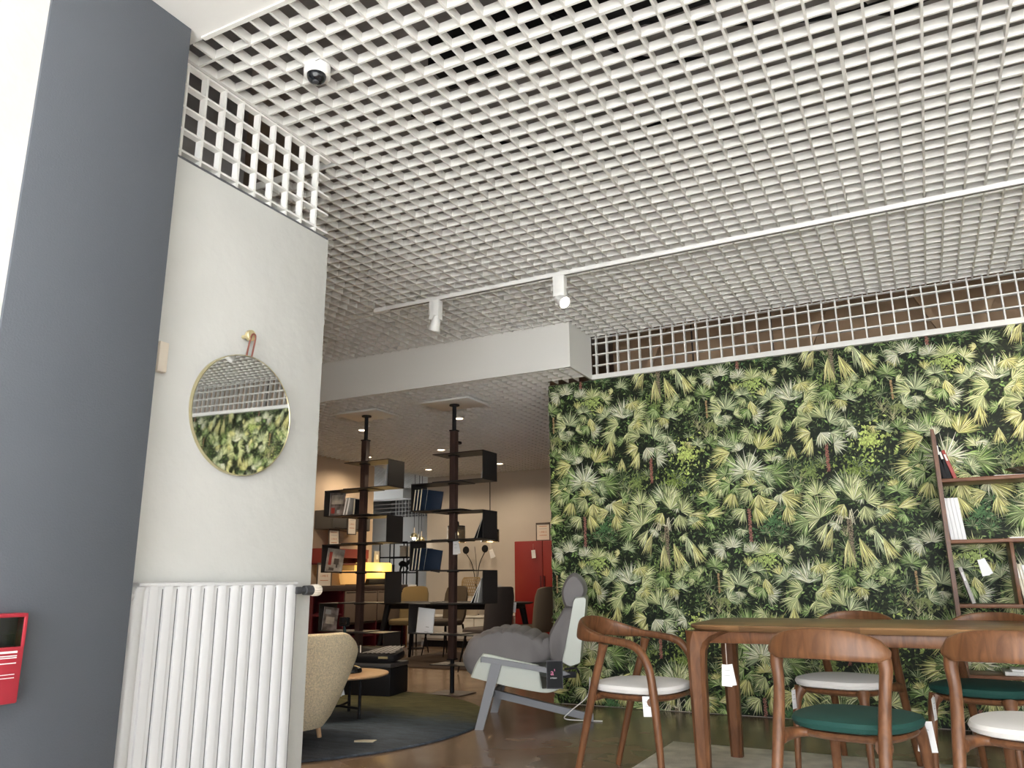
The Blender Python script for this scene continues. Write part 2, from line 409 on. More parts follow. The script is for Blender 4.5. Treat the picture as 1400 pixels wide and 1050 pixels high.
# walls on the left: white wall, blue-grey pillar, plaster column
wl = struct(bx('wall_left_front', (-2.9, -4.0, 0), (-2.42, 1.08, CEIL), 'plaster'))
struct(bx('trim_6', (-2.75, 1.08, 0), (-2.31, 1.232, CEIL), 'plaster'))
struct(bx('column_blue', (-2.75, 1.232, 0), (-2.30, 1.758, CEIL), 'blue_grey', bev=.002))
col = struct(bx('column_white', (-3.12, 1.758, 0), (-2.48, 2.81, 2.66), 'plaster', bev=.006))
bx('seam', (-2.4815, 1.83, 2.652), (-2.4785, 2.80, 2.6615), 'seam', col)
tag(bx('cable_cover', (-2.482, 1.885, 1.755), (-2.455, 1.925, 1.872), 'paper_cream', bev=.004), 'narrow cream plastic cover on white column beside blue-grey pillar', 'switch plate')

# ------------------------------------------------------------------ mural: printed palm wallpaper, leaves as flat coloured facets
struct(bx('wall_mural', (-2.875, MUR_Y+.004, 0), (6.0, MUR_Y+.16, LOW), 'beige_wall'))
def wallpaper():
    rnd = random.Random(3)
    P = 1.37; Q = 1.374
    tri_v = []; tri_f = []; col_ = []; lay = [0.0]
    def poly(pts, c):
        b = len(tri_v); lay[0] += 1.6e-6
        for p in pts: tri_v.append((p[0], p[1], lay[0])); col_.append(c)
        tri_f.append(tuple(range(b, b+len(pts))))
    def sh(c, k): return (min(.92, max(0, c[0]*k*1.42)), min(.92, max(0, c[1]*k*1.40)), min(.8, max(0, c[2]*k*1.38)), 1)
    PALE = (.52, .58, .26); YEL = (.64, .61, .22); GRN = (.20, .31, .09); DK = (.06, .11, .035); WHT = (.74, .75, .50); SIL = (.42, .49, .28)
    def blade(x, y, a, L, w, c, bend=0):
        dx, dy = math.cos(a), math.sin(a); nx, ny = -dy, dx
        a2 = a+bend; ex, ey = x+.55*L*dx+.45*L*math.cos(a2), y+.55*L*dy+.45*L*math.sin(a2)
        mx, my = x+.5*L*dx, y+.5*L*dy
        k = rnd.uniform(.42, 1.5)
        poly([(x, y), (mx-nx*w, my-ny*w), (ex, ey), (mx, my)], sh(c, k))
        poly([(x, y), (mx, my), (ex, ey), (mx+nx*w, my+ny*w)], sh(c, k*rnd.uniform(.15, .5)))
    def fan(x, y, d, r, c, span=230, n=None, droop=False):
        n = n or int(20+r*60); d = math.radians(d); sp = math.radians(span)
        if not droop:
            # dark gap under the fan, then the joined inner part
            for i in range(n):
                t = i/(n-1)-.5; a = d+t*sp+rnd.uniform(-.03, .03)
                blade(x, y, a, r*1.0*rnd.uniform(.7, .92), .006+r*.03, (c[0]*.28, c[1]*.34, c[2]*.30), rnd.uniform(-.2, .2))
        wob = rnd.uniform(.8, 1.1); tone = rnd.uniform(.75, 1.2); c = tuple(q*tone for q in c)
        for i in rnd.sample(range(n), n):
            t = i/(n-1)-.5; a = d+t*sp*wob+rnd.uniform(-.09, .09)
            L = r*(1-.18*abs(2*t)**2)*rnd.choice([.55, .75, .85, .95, 1.0, 1.08, 1.2])
            if droop: L = r*rnd.uniform(.6, 1.1); 
            hl = rnd.uniform(0, 1)
            cc = tuple(c[j]*(1-.38*hl)+WHT[j]*.38*hl for j in range(3))
            blade(x, y, a, L, .0022+r*.014, cc, rnd.uniform(-.12, .12)-(.25*math.cos(a) if not droop else 0)*.8)
    def leaf(x, y, a, L, w, c):
        dx, dy = math.cos(a), math.sin(a)
        poly([(x-L*dx, y-L*dy), (x+w*dy, y-w*dx), (x+L*dx, y+L*dy), (x-w*dy, y+w*dx)], c)
    S = 1.337e-3
    ox, oz = -1.907, 2.567-1.374
    def at(px, py):      # place on the wall, then in the repeat (x right, y up)
        d = fw*FPX+rr*(880+px/4.376-700)+uu*(525-480-py/4.376); k = MUR_Y/d.y
        return (d.x*k-ox, d.z*k+CAM_Z-oz)
    # dark leafy ground
    for i in range(5200):
        x, y = rnd.uniform(0, P), rnd.uniform(0, Q)
        nn = math.sin(x*2*PI/P*2+1.3)*math.cos(y*2*PI/Q*3+.4)+.6*math.sin(y*2*PI/Q*2+x*2*PI/P*3)
        b = max(.04, .22+.20*nn+rnd.gauss(0, .12))
        c = [(.05, .085, .03), (.10, .16, .05), (.16, .22, .08), (.03, .05, .022)][rnd.choice([0, 0, 1, 1, 2, 3])]
        L = rnd.uniform(.008, .024)
        leaf(x, y, rnd.uniform(0, PI), L, L*rnd.uniform(.25, .5), sh(c, (.10+1.7*b)*rnd.choice([.3, .5, .8, 2.2])))
    # dim fans behind
    for i in range(46):
        fan(rnd.uniform(0, P), rnd.uniform(0, Q), rnd.uniform(20, 160), rnd.uniform(.06, .11), rnd.choice([DK, DK, DK]), 220, 14)
    def bush(px, py, r, c, n=160):
        x, y = at(px, py)
        for i in range(n):
            a = rnd.uniform(0, 2*PI); q = abs(rnd.gauss(0, .5))*r*S
            L = rnd.uniform(.008, .02); leaf(x+q*math.cos(a)*1.2, y+q*math.sin(a), rnd.uniform(0, PI), L, L*.45, sh(c, rnd.uniform(.35, 1.2)))
    def twig(px, py, h, n=14):
        x, y = at(px, py)
        for i in range(n):
            a = PI/2+rnd.uniform(-.9, .9); L = h*S*rnd.uniform(.4, 1); t = rnd.uniform(0, .5)*h*S
            q = (x+rnd.uniform(-.01, .01), y+t)
            poly([(q[0]-.0016, q[1]), (q[0]+.0016, q[1]), (q[0]+L*math.cos(a), q[1]+L*math.sin(a))], sh((.36, .34, .20), rnd.uniform(.6, 1.2)))
    def trunk(px, py, h, c, w=14):
        x, y = at(px, py)
        for i in range(int(h/3)):
            yy = y-i*3*S; L = w*S*.5
            for s in range(3):
                xx = x+rnd.uniform(-1, 1)*L; leaf(xx, yy, rnd.uniform(0, PI), .006, .004, sh(c, rnd.uniform(.3, 1.3)))
    bush(260, 620, 110, (.40, .48, .14), 260); bush(180, 780, 120, (.16, .22, .05), 200); bush(650, 200, 90, (.30, .38, .12), 160)
    bush(60, 340, 110, (.14, .20, .06), 180); bush(400, 450, 110, (.16, .19, .07), 160); bush(1000, 720, 100, (.15, .2, .06), 150); bush(420, 960, 120, (.10, .16, .05), 160)
    bush(760, 1010, 130, (.06, .13, .05), 160); bush(240, 330, 90, (.2, .27, .1), 140)
    for q in [(380, 530, 110), (940, 880, 190), (120, 1150, 70), (330, 480, 90)]: twig(*q)
    F = [  # px, py, direction, radius, tone, span, droop
        (360, 265, 80, 75, GRN, 200), (280, 310, 150, 55, PALE, 200), (380, 900, 80, 85, GRN, 220), (700, 160, 60, 45, PALE, 190),
        (455, 150, 95, 75, WHT, 170), (520, 160, 30, 60, SIL, 120), (410, 185, 210, 50, YEL, 110), (540, 240, 60, 50, YEL, 140),
        (650, 165, 100, 80, PALE, 190), (735, 180, 40, 60, PALE, 180), (590, 265, 90, 60, SIL, 200), (610, 290, 220, 60, PALE, 120), (640, 300, 280, 80, YEL, 60),
        (660, 340, 270, 55, YEL, 60), (490, 350, 80, 105, SIL, 180), (470, 360, 170, 90, PALE, 110), (540, 380, 15, 70, PALE, 110), (495, 385, 270, 50, WHT, 150),
        (855, 100, 80, 55, SIL, 200), (800, 125, 170, 40, YEL, 100),
        (165, 400, 95, 60, SIL, 220), (150, 430, 200, 45, WHT, 130),
        # P1
        (760, 290, 130, 90, SIL, 170), (960, 250, 55, 100, PALE, 170), (885, 300, 95, 130, WHT, 150), (850, 340, 175, 100, PALE, 120), (920, 350, -20, 90, PALE, 130),
        (820, 390, 230, 95, PALE, 110), (930, 385, 280, 85, PALE, 110), (800, 440, 265, 110, YEL, 45, 1), (880, 300, 100, 95, WHT, 120),
        # P2
        (55, 500, 110, 95, PALE, 120), (1075, 400, 95, 105, PALE, 150), (1010, 420, 160, 100, PALE, 110), (1110, 430, 40, 95, SIL, 120), (1000, 490, 195, 90, YEL, 110), (1010, 520, 250, 110, YEL, 40, 1),
        (1060, 490, 300, 90, WHT, 110), (1120, 490, 330, 80, SIL, 120), (885, 560, 265, 90, YEL, 40, 1), (960, 300, 20, 80, PALE, 130),
        # P3
        (545, 580, 125, 125, GRN, 140), (640, 560, 90, 100, PALE, 130), (690, 590, 62, 125, YEL, 120), (575, 600, 110, 60, WHT, 140),
        (770, 660, 70, 70, PALE, 190), (770, 640, 330, 70, WHT, 90), (520, 610, 195, 120, YEL, 100), (770, 740, 10, 120, GRN, 130), (720, 700, 300, 80, GRN, 160),
        (560, 700, 170, 100, GRN, 130), (500, 760, 190, 130, YEL, 80), (480, 790, 235, 90, PALE, 70), (620, 730, 85, 130, WHT, 250), (520, 800, 210, 80, GRN, 120),
        (545, 840, 250, 110, YEL, 70), (640, 830, 230, 90, PALE, 110), (690, 860, 280, 110, YEL, 100), (740, 770, 30, 60, SIL, 220), (820, 860, 300, 60, WHT, 180),
        (830, 860, 335, 120, YEL, 90), (810, 910, 195, 90, YEL, 70), (860, 930, 285, 110, YEL, 70), (610, 950, 220, 85, PALE, 100), (670, 930, 290, 110, YEL, 60),
        # P4
        (130, 900, 105, 120, SIL, 150), (150, 900, 60, 110, PALE, 100), (90, 940, 165, 110, PALE, 110), (165, 950, 75, 110, PALE, 120), (230, 960, 40, 100, PALE, 130),
        (280, 980, 330, 110, YEL, 100), (120, 970, 240, 80, YEL, 90), (220, 980, 280, 90, PALE, 90), (380, 990, 20, 110, YEL, 40),
        (60, 1090, 250, 140, YEL, 30, 1), (130, 1160, 268, 150, YEL, 28, 1), (185, 1150, 290, 170, YEL, 30, 1), (265, 1110, 285, 130, SIL, 50, 1), (300, 1150, 290, 130, YEL, 30, 1), (35, 1070, 235, 120, PALE, 40, 1),
        (1040, 860, 110, 90, PALE, 170), (1030, 900, 190, 80, PALE, 120), (1060, 1000, 130, 130, PALE, 200), (990, 1020, 200, 100, GRN, 120),
        (330, 570, 70, 60, SIL, 200), (400, 560, 60, 60, GRN, 200),
    ]
    trunk(45, 640, 160, (.24, .10, .075), 16); trunk(632, 945, 190, (.24, .11, .085), 16); trunk(140, 1050, 230, (.20, .16, .11), 24); trunk(375, 300, 110, (.3, .2, .1), 8)
    for i in range(16):   # curved pale stems of the fourth palm
        x, y = at(140, 1050); a = rnd.uniform(.25, PI-.25); L = rnd.uniform(60, 120)*S
        p1 = (x+L*math.cos(a)*.7, y+L*.55*math.sin(a)); p2 = (x+L*math.cos(a)*1.1, y-.3*L)
        for (u, v) in (((x, y), p1), (p1, p2)):
            poly([(u[0]-.002, u[1]), (u[0]+.002, u[1]), (v[0]+.002, v[1]), (v[0]-.002, v[1])], sh((.52, .50, .36), rnd.uniform(.7, 1.1)))
    G_ = list(F)
    for i in range(48):
        G_.insert(rnd.randrange(len(G_)), (rnd.uniform(50, 1075), rnd.uniform(190, 1217), rnd.uniform(0, 360), rnd.uniform(40, 75), rnd.choice([PALE, SIL, GRN, WHT, YEL]), rnd.uniform(90, 200)))
    for f in G_:
        x, y = at(f[0], f[1])
        fan(x, y, f[2], f[3]*S*1.03, f[4], f[5], droop=len(f) > 6)
    V = np.array(tri_v); CO = np.array(col_)
    nv = len(V); faces_n = np.array([len(f) for f in tri_f]); flat = np.concatenate([np.array(f) for f in tri_f])
    starts = np.concatenate([[0], np.cumsum(faces_n)[:-1]])
    cx = np.array([V[list(f)].mean(axis=0) for f in tri_f])
    X0, X1, Z0, Z1 = -2.872, 5.985, .004, LOW-.002
    # tile origin: crop 50/190 is (-1.907+..) on the wall
    allV = []; allC = []; allL = []; allS = []; off = 0; loff = 0
    for i in range(-1, 7):
        for j in range(-1, 2):
            c = cx+np.array([ox+i*P, oz+j*Q, 0])
            # whole facets inside the wall; those crossing an edge are clipped by clamping
            keep = (c[:, 0] > X0) & (c[:, 0] < X1) & (c[:, 1] > Z0) & (c[:, 1] < Z1)
            idx = np.nonzero(keep)[0]
            if not len(idx): continue
            vm = -np.ones(nv, int); used = np.concatenate([np.arange(starts[k], starts[k]+faces_n[k]) for k in idx])
            vv = flat[used]; uq = np.unique(vv); vm[uq] = np.arange(len(uq))+off
            v = V[uq]+np.array([ox+i*P, oz+j*Q, 0]); v[:, 0] = np.clip(v[:, 0], X0, X1); v[:, 1] = np.clip(v[:, 1], Z0, Z1)
            allV.append(np.stack([v[:, 0], -v[:, 2]-.0002, v[:, 1]], 1)); allC.append(CO[uq]); allL.append(vm[vv]); 
            fn = faces_n[idx]; allS.append(np.concatenate([[0], np.cumsum(fn)[:-1]])+loff); off += len(uq); loff += len(vv)
    # plain dark ground behind the leaves
    b = off
    allV.append(np.array([(X0, 0, Z0), (X1, 0, Z0), (X1, 0, Z1), (X0, 0, Z1)])); allC.append(np.array([(.010, .014, .008, 1)]*4)); allL.append(np.array([b, b+1, b+2, b+3])); allS.append(np.array([loff]))
    V2 = np.concatenate(allV).astype(np.float32); L2 = np.concatenate(allL).astype(np.int32); S2 = np.concatenate(allS).astype(np.int32)
    me = bpy.data.meshes.new('wallpaper'); me.vertices.add(len(V2)); me.vertices.foreach_set('co', V2.ravel())
    me.loops.add(len(L2)); me.loops.foreach_set('vertex_index', L2); me.polygons.add(len(S2)); me.polygons.foreach_set('loop_start', S2)
    me.update(calc_edges=True)
    ca = me.color_attributes.new('print', 'FLOAT_COLOR', 'POINT'); ca.data.foreach_set('color', np.concatenate(allC).astype(np.float32).ravel())
    m = mat('wallpaper', (.2, .3, .1), .55, spec=.22); nt = m.node_tree; at_ = nt.nodes.new('ShaderNodeVertexColor'); at_.layer_name = 'print'
    nt.links.new(at_.outputs[0], nt.nodes['Principled BSDF'].inputs['Base Color'])
    me.materials.append(m)
    return me
mural = tag(link('wallpaper', wallpaper(), None, (0, MUR_Y, 0)), 'green palm jungle wallpaper covering the far wall', 'wallpaper')

# ------------------------------------------------------------------ on the left walls
t = thing('wall_mirror', 'round mirror with thin brass rim hanging on the white column', 'mirror', (-2.452, 2.31, 1.664))
MR = .252
ob('frame', lambda b: loft(b, [[(x, r*math.cos(2*PI*k/64), r*math.sin(2*PI*k/64)) for k in range(64)] for r, x in ((MR-.008, -.024), (MR, -.022), (MR, .006), (MR-.001, .0075), (MR-.003, .0075), (MR-.003, .004))], cap=False), 'brass', t)
ob('glass', lambda b: lathe(b, [(MR-.003, .003), (MR-.003, .0055)], 64, axis='x'), 'mirror', t)
ob('back', lambda b: lathe(b, [(MR-.01, -.026), (MR-.01, .003)], 48, axis='x'), 'dark_grey', t)
ob('strap', lambda b: (tube(b, [(.0, -.013, .245), (.016, -.012, .33), (.02, -.0, .347), (.016, .012, .33), (.0, .013, .245)], [.003]*5, 6, 4, 1.6)), 'leather', t)
t.rotation_euler = (0, math.radians(2.05), math.radians(-4.0))
t = thing('wall_peg', 'small round brass peg holding the strap of the round mirror', 'peg', (-2.48, 2.303, 2.004))
ob('knob', lambda b: lathe(b, [(.008, 0), (.008, .032), (.022, .034), (.024, .039), (.024, .052), (.021, .055)], 24, axis='x'), 'brass_matt', t)

RX = -2.40
t = thing('radiator', 'white ribbed panel radiator under the round mirror on white column', 'radiator', (RX, 1.86, .12))
H = .868; n = 12; pitch = (2.638-1.90)/n
bx('back_panel', (-.055, .0, .0), (-.012, .782, H), 'radiator', t, .006)
for i in range(n):
    y = .045+pitch*i
    def rib(b, y=y):
        w = pitch
        pr = [(-.012, y+.001), (-.003, y+.0015), (-.0015, y+.004), (-.0015, y+w*.56), (-.003, y+w*.585), (-.0105, y+w*.595), (-.0105, y+w*.93), (-.012, y+w*.935)]
        loft(b, [[(p[0], p[1], z) for p in pr] for z in (.0, .012, H-.014, H)])
    ob('rib', rib, 'radiator', t)
    bx('seam', (-.0119, y+pitch*.93, .01), (-.0114, y+pitch*1.01, H-.02), 'seam', t)
ob('end_column', lambda b: tube(b, [(-.03, .012, 0), (-.03, .012, H-.03), (-.03, .03, H-.006)], [.028, .028, .02], 12), 'radiator', t)
ob('top_rail', lambda b: box(b, (-.05, .0, H-.012), (.0, .782, H+.002), .005), 'radiator', t)
ob('pipe', lambda b: tube(b, [(-.03, .0, H-.045), (-.03, -.05, H-.045)], .009, 10), 'dark_grey', t)
ob('pipe_union', lambda b: lathe(b, [(.016, -.03), (.02, -.024), (.02, .012), (.016, .014)], 12, (-.03, -.0, H-.045), 'y'), 'radiator', t)
v = ob('valve', lambda b: (lathe(b, [(.014, 0), (.014, .03), (.02, .032), (.021, .055), (.021, .075)], 20, (-.012, .80, H-.035), 'y'), box(b, (-.03, .775, H-.05), (-.0, .805, H-.02), .004)), 'dark_grey', t)
def head(b):
    prof = [(.022, .075), (.025, .082), (.025, .118), (.022, .126), (.012, .129)]
    rings = []
    for r, z in prof:
        rings.append([((r-(.002 if k % 2 else 0))*math.cos(2*PI*k/40)-.012, z+.80, (r-(.002 if k % 2 else 0))*math.sin(2*PI*k/40)+H-.035) for k in range(40)])
    loft(b, rings)
ob('thermostat_knob', head, 'paper_cream', v)

t = thing('fire_alarm_box', 'red fire alarm box with glass window on blue-grey pillar', 'alarm', (-2.30, 1.24, .675))
ob('case', lambda b: (box(b, (0, 0, 0), (.055, .155, .148), .004), box(b, (0, 0, .225), (.055, .155, .236), .003), box(b, (0, 0, .145), (.055, .012, .23), .002), box(b, (0, .145, .145), (.055, .155, .23), .002), box(b, (0, .01, .145), (.02, .147, .23), 0)), 'alarm_red', t)
ob('recess', lambda b: box(b, (.0201, .012, .148), (.024, .145, .224)), 'alarm_grey', t)
ob('push_button', lambda b: (box(b, (.024, .05, .15), (.03, .14, .18), .003), lathe(b, [(.014, .03), (.014, .038), (.01, .04)], 20, (0, .10, .166), 'x')), 'dark_grey', t)
bx('glass', (.051, .012, .148), (.0525, .145, .224), 'clear', t)
for i, (z, w, hh) in enumerate([(.134, .11, .0028), (.124, .10, .0012), (.119, .105, .0012), (.105, .11, .0013), (.076, .10, .001), (.067, .11, .001)]):
    bx('print_line', (.0551, .135-w, z-hh), (.0554, .137, z+hh), 'print_white', t)

# ------------------------------------------------------------------ under the ceiling
t = thing('dome_camera', 'white dome security camera with dark glass bubble under ceiling', 'security camera', (-2.02, 2.165, CEIL))
ob('housing', lambda b: lathe(b, [(.048, .0), (.054, -.004), (.056, -.03), (.054, -.05), (.046, -.056)], 32), 'track_white', t)
ob('dome', lambda b: lathe(b, [(.040, -.055), (.039, -.066), (.033, -.079), (.022, -.088), (.009, -.092)], 28, (.008, -.012, 0)), 'black_gloss', t)
ob('lens', lambda b: lathe(b, [(.014, -.087), (.012, -.0935), (.005, -.0955)], 16, (.012, -.018, 0)), 'dark_grey', t)
bx('mount', (-.03, -.03, .0), (.03, .03, .05), 'track_white', t)
bx('print_line', (.03, -.049, -.016), (.05, -.046, -.013), 'print_grey', t)

TY = 4.565
t = thing('light_track', 'long white lighting track hanging below the open grid ceiling', 'track', (-3.52, TY, 3.0))
ob('rail', lambda b: (box(b, (0, -.018, -.014), (8.0, .018, .014), .002)), 'track_white', t)
bx('slot', (.13, -.006, -.0146), (7.98, .006, -.0135), 'seam', t)
bx('end_feed', (-.012, -.02, -.017), (.10, .02, .016), 'track_white', t, .004)
for i in range(6): ob('suspension', lambda b: tube(b, [(0, 0, .014), (0, 0, .10)], .0015, 6), 'steel', t, (.4+1.45*i, 0, 0))
ob('feed_cable', lambda b: tube(b, [(-.005, 0, 0), (-.03, .0, .08), (-.02, .02, .16), (.06, .03, .25)], [.004]*4, 6, 5), 'track_white', t)
def track_spot(x, aim, label):
    t = thing('track_spotlight', label, 'spotlight', (x, TY, 2.985), 0, 'spotlights on the white track')
    bx('driver_box', (-.041, -.03, -.15), (.041, .03, 0), 'track_white', t, .005)
    d = (Vector(aim)-Vector((x, TY, 2.80))).normalized(); q = d.to_track_quat('Z', 'Y').to_euler()
    hd = ob('lamp_head', lambda b: lathe(b, [(.012, -.055), (.024, -.05), (.034, -.01), (.042, .045), (.042, .06), (.038, .06), (.036, .045), (.02, .02)], 28), 'track_white', t, (0, 0, -.165), q)
    ob('bulb', lambda b: lathe(b, [(.018, .02), (.035, .046), (.035, .05), (.012, .056)], 24), 'bulb', hd)
    p = Vector((x, TY, 2.82))+d*.07
    spot(p, Vector(aim), 60, 1.0, (1, .86, .68), .03)
track_spot(-2.98, (-4.0, 5.2, .3), 'white track spotlight near the left end of the ceiling track')
track_spot(-1.985, (.2, 3.5, .9), 'white track spotlight nearest the beam corner, second along the track')

track_spot(1.15, (.9, 6.2, 2.0), 'white track spotlight beyond the right picture edge, nearest')
track_spot(2.2, (2.0, 6.2, 1.9), 'white track spotlight beyond the right picture edge, farther along')
track_spot(3.3, (3.1, 6.2, 1.9), 'white track spotlight at the far right of the track')
# ------------------------------------------------------------------ dining set in front of the mural
def superplan(w, d, e, n=40):
    out = []
    for k in range(n):
        a = 2*PI*k/n; c, s = math.cos(a), math.sin(a)
        out.append((w*abs(c)**(2/e)*(1 if c >= 0 else -1), d*abs(s)**(2/e)*(1 if s >= 0 else -1)))
    return out
def cushion(bm, w, d, z0, z1, e=2.7, yo=.02, taper=.90):
    pl = superplan(w, d, e); rings = []
    for z, k in ((z0, .90), (z0+.006, .97), (z0+(z1-z0)*.45, 1.0), (z0+(z1-z0)*.75, .97), (z1-.006, .88), (z1-.001, .6), (z1+.001, .25)):
        rings.append([(p[0]*k*(1-(1-taper)*(.5-p[1]/d*.5)), p[1]*k+yo, z) for p in pl])
    loft(bm, rings)
def band(bm, path, heights, thick, tilt=0.0):
    """curved wooden back: path of centre points, per-point height and thickness, rounded section"""
    rings = []
    for i, p in enumerate(path):
        p = Vector(p); d = (Vector(path[min(i+1, len(path)-1)])-Vector(path[max(i-1, 0)])).normalized()
        up = Vector((0, 0, 1)); up = (up-d*up.dot(d)).normalized(); nr = d.cross(up).normalized()
        h, th = heights[i]/2, thick[i]/2; ring = []
        for k in range(16):
            a = 2*PI*k/16; c, s = math.cos(a), math.sin(a)
            c = abs(c)**.7*(1 if c >= 0 else -1); s = abs(s)**.7*(1 if s >= 0 else -1)
            ring.append(p+nr*(th*c+tilt*h*s)+up*(h*s))
        rings.append(ring)
    loft(bm, rings)
def side_chair(label, seat_mat, loc, rz):
    t = thing('dining_chair', label, 'chair', loc, rz, 'walnut chairs round the dining table')
    ob('seat', lambda b: cushion(b, .238, .232, .427, .476), seat_mat, t)
    ob('seat_frame', lambda b: (cushion(b, .215, .21, .395, .43, 2.7, .02), tube(b, [(-.185, -.26, .405), (-.15, -.16, .41), (0, -.13, .41), (.15, -.16, .41), (.185, -.26, .405)], [.03, .018, .014, .018, .03], 10, 4)), 'walnut', t)
    for s in (-1, 1):
        ob('leg', lambda b: tube(b, [(s*.200, -.374, 0), (s*.193, -.318, .22), (s*.190, -.262, .42), (s*.194, -.212, .58), (s*.202, -.200, .66), (s*.188, -.200, .708), (s*.14, -.232, .73)], [.0165, .019, .0225, .021, .024, .028, .024], 14, 4), 'walnut', t)
        ob('leg', lambda b: tube(b, [(s*.186, .262, 0), (s*.180, .25, .2), (s*.172, .23, .36), (s*.160, .205, .415)], [.014, .018, .022, .034], 14, 4), 'walnut', t)
    P = []; Hh = []; T = []
    for i in range(25):
        s = -1+2*i/24; a = s*1.2
        P.append((.212*math.sin(a)/math.sin(1.2), -.278+.085*(1-math.cos(a))/(1-math.cos(1.2)), .742-.032*s*s))
        Hh.append(.108-.050*abs(s)**3); T.append(.022+.022*abs(s)**2)
    Hh[0] = Hh[-1] = .035; Hh[1] = Hh[-2] = .056
    ob('backrest', lambda b: band(b, P, Hh, T, -.12), 'walnut_light', t)
    return t
def arm_chair(label, loc, rz):
    t = thing('dining_armchair', label, 'chair', loc, rz, 'walnut chairs round the dining table')
    ob('seat', lambda b: cushion(b, .245, .235, .43, .478, 2.8, .03), 'seat_white', t)
    ob('seat_frame', lambda b: (cushion(b, .235, .225, .398, .434, 2.8, .03), tube(b, [(-.243, .20, .405), (-.1, .16, .41), (.1, .16, .41), (.243, .20, .405)], [.02, .016, .016, .02], 10, 4), tube(b, [(-.225, -.13, .405), (0, -.11, .41), (.225, -.13, .405)], [.02, .016, .02], 10, 4)), 'walnut', t)
    for s in (-1, 1):
        ob('leg', lambda b: tube(b, [(s*.22, -.25, 0), (s*.224, -.19, .22), (s*.230, -.125, .45), (s*.234, -.075, .60), (s*.236, -.055, .668)], [.0145, .019, .021, .020, .026], 14, 4), 'walnut', t)
        ob('leg', lambda b: tube(b, [(s*.245, .245, 0), (s*.250, .235, .22), (s*.255, .22, .45), (s*.257, .20, .57), (s*.252, .15, .645), (s*.246, .09, .672)], [.0145, .018, .021, .0205, .021, .021], 14, 5), 'walnut', t)
    pts = [(-.246, .10, .670), (-.243, .02, .682), (-.235, -.07, .692), (-.21, -.17, .706), (-.15, -.245, .725), (-.075, -.275, .737), (0, -.283, .74), (.075, -.275, .737), (.15, -.245, .725), (.21, -.17, .706), (.235, -.07, .692), (.243, .02, .682), (.246, .10, .670)]
    Q = cat(pts, 4); Hh = []; T = []
    for i in range(len(Q)):
        s = abs(-1+2*i/(len(Q)-1)); k = max(0, 1-(s/.66)**2.2)
        Hh.append(.038+.066*k); T.append(.042-.018*k)
    ob('backrest', lambda b: band(b, Q, Hh, T, -.18), 'walnut', t)
    return t
arm_chair('walnut armchair with curved back and white seat at left table end', (-1.427, 4.15, .003), -1.721)
side_chair('walnut dining chair with green seat, back turned, in front of the table', 'seat_green', (-.324, 3.467, .007), -.254)
side_chair('walnut dining chair with white seat behind the table, facing the room', 'seat_white', (-.462, 4.725, .007), 2.86)
side_chair('walnut dining chair with green seat behind the table before the bookcase', 'seat_green', (.182, 4.675, .007), 2.758)
side_chair('walnut dining chair with white seat, back turned, at right picture edge', 'seat_white', (.284, 3.543, .007), -.323)

t = thing('dining_table', 'long walnut dining table with faceted legs before the palm wallpaper', 'table', (-.04, 4.485, .007))
TWX, TWY = 1.10, .415
def table_top(b):
    pl = superplan(TWX, TWY, 9, 72); rings = []
    for z, k in ((.722, -.022), (.735, -.006), (.746, 0), (.752, -.003), (.754, -.010)):
        rings.append([(p[0]+k*(1 if p[0] > 0 else -1)*min(1, abs(p[0])/.2), p[1]+k*(1 if p[1] > 0 else -1)*min(1, abs(p[1])/.1), z) for p in pl])
    loft(b, rings)
ob('tabletop', table_top, 'table_wood', t)
for sy in (-1, 1): bx('apron', (-1.03, sy*.355-.012, .665), (1.03, sy*.355+.012, .724), 'walnut', t, .004)
for sx in (-1, 1): bx('apron', (sx*1.02-.012, -.355, .665), (sx*1.02+.012, .355, .724), 'walnut', t, .004)
for sx in (-1, 1):
    for sy in (-1, 1):
        def leg(b, sx=sx, sy=sy):
            rings = []
            for z, w, d, ox in ((0, .033, .033, .0), (.30, .038, .038, .0), (.56, .043, .043, .0), (.63, .046, .046, -.002), (.67, .056, .053, -.012), (.70, .08, .068, -.034), (.723, .115, .09, -.064)):
                cx, cy = sx*(1.050+ox), sy*(.368+ox*.6)
                ring = [(-w, -d*.55), (-w*.55, -d), (w*.55, -d), (w, -d*.55), (w, d*.55), (w*.55, d), (-w*.55, d), (-w, d*.55)]
                rings.append([(cx+p[0], cy+p[1], z) for p in ring])
            loft(b, rings)
        ob('leg', leg, 'walnut', t)

def tag_card(name, label, loc, rz, tilt, w=.045, h=.075, string=.05, lines=3, two=True):
    t = thing(name, label, 'tag', loc, rz, 'white price tags')
    ob('string', lambda b: tube(b, [(0, 0, string), (0, 0, 0)], .0012, 5), 'paper_cream', t)
    c = bx('card', (-w/2, -.0006, -h), (w/2, .0006, 0), 'paper', t, 0, (0, 0, 0), (0, tilt, 0))
    if two: bx('card', (-w/2, .0035, -h*.98), (w/2, .0045, 0), 'paper', t, 0, (0, 0, 0), (0, tilt-.22, 0))
    for i in range(lines):
        bx('print_line', (-w*.28, -.0009, -h*(.25+.24*i)-.0016), (w*.28, -.0007, -h*(.25+.24*i)+.0012), 'print_grey', c)
    return t
tag_card('price_tag', 'white tag hanging below the seat of the left-end armchair', (-1.285, 3.885, .435), .15, -.04, .050, .092, .02, 2, False)
tag_card('price_tag', 'two white tags on a string hanging below the table corner', (-.935, 4.08, .575), .1, .07, .05, .10, .10, 2)
tag_card('price_tag', 'white printed tag hanging from the front green seat', (-.085, 3.66, .435), -.1, .14, .046, .115, .01, 4)
tag_card('price_tag', 'white tag under the white seat of the chair behind the table', (-.69, 4.44, .43), 1.35, .0, .05, .09, .01, 2, False)
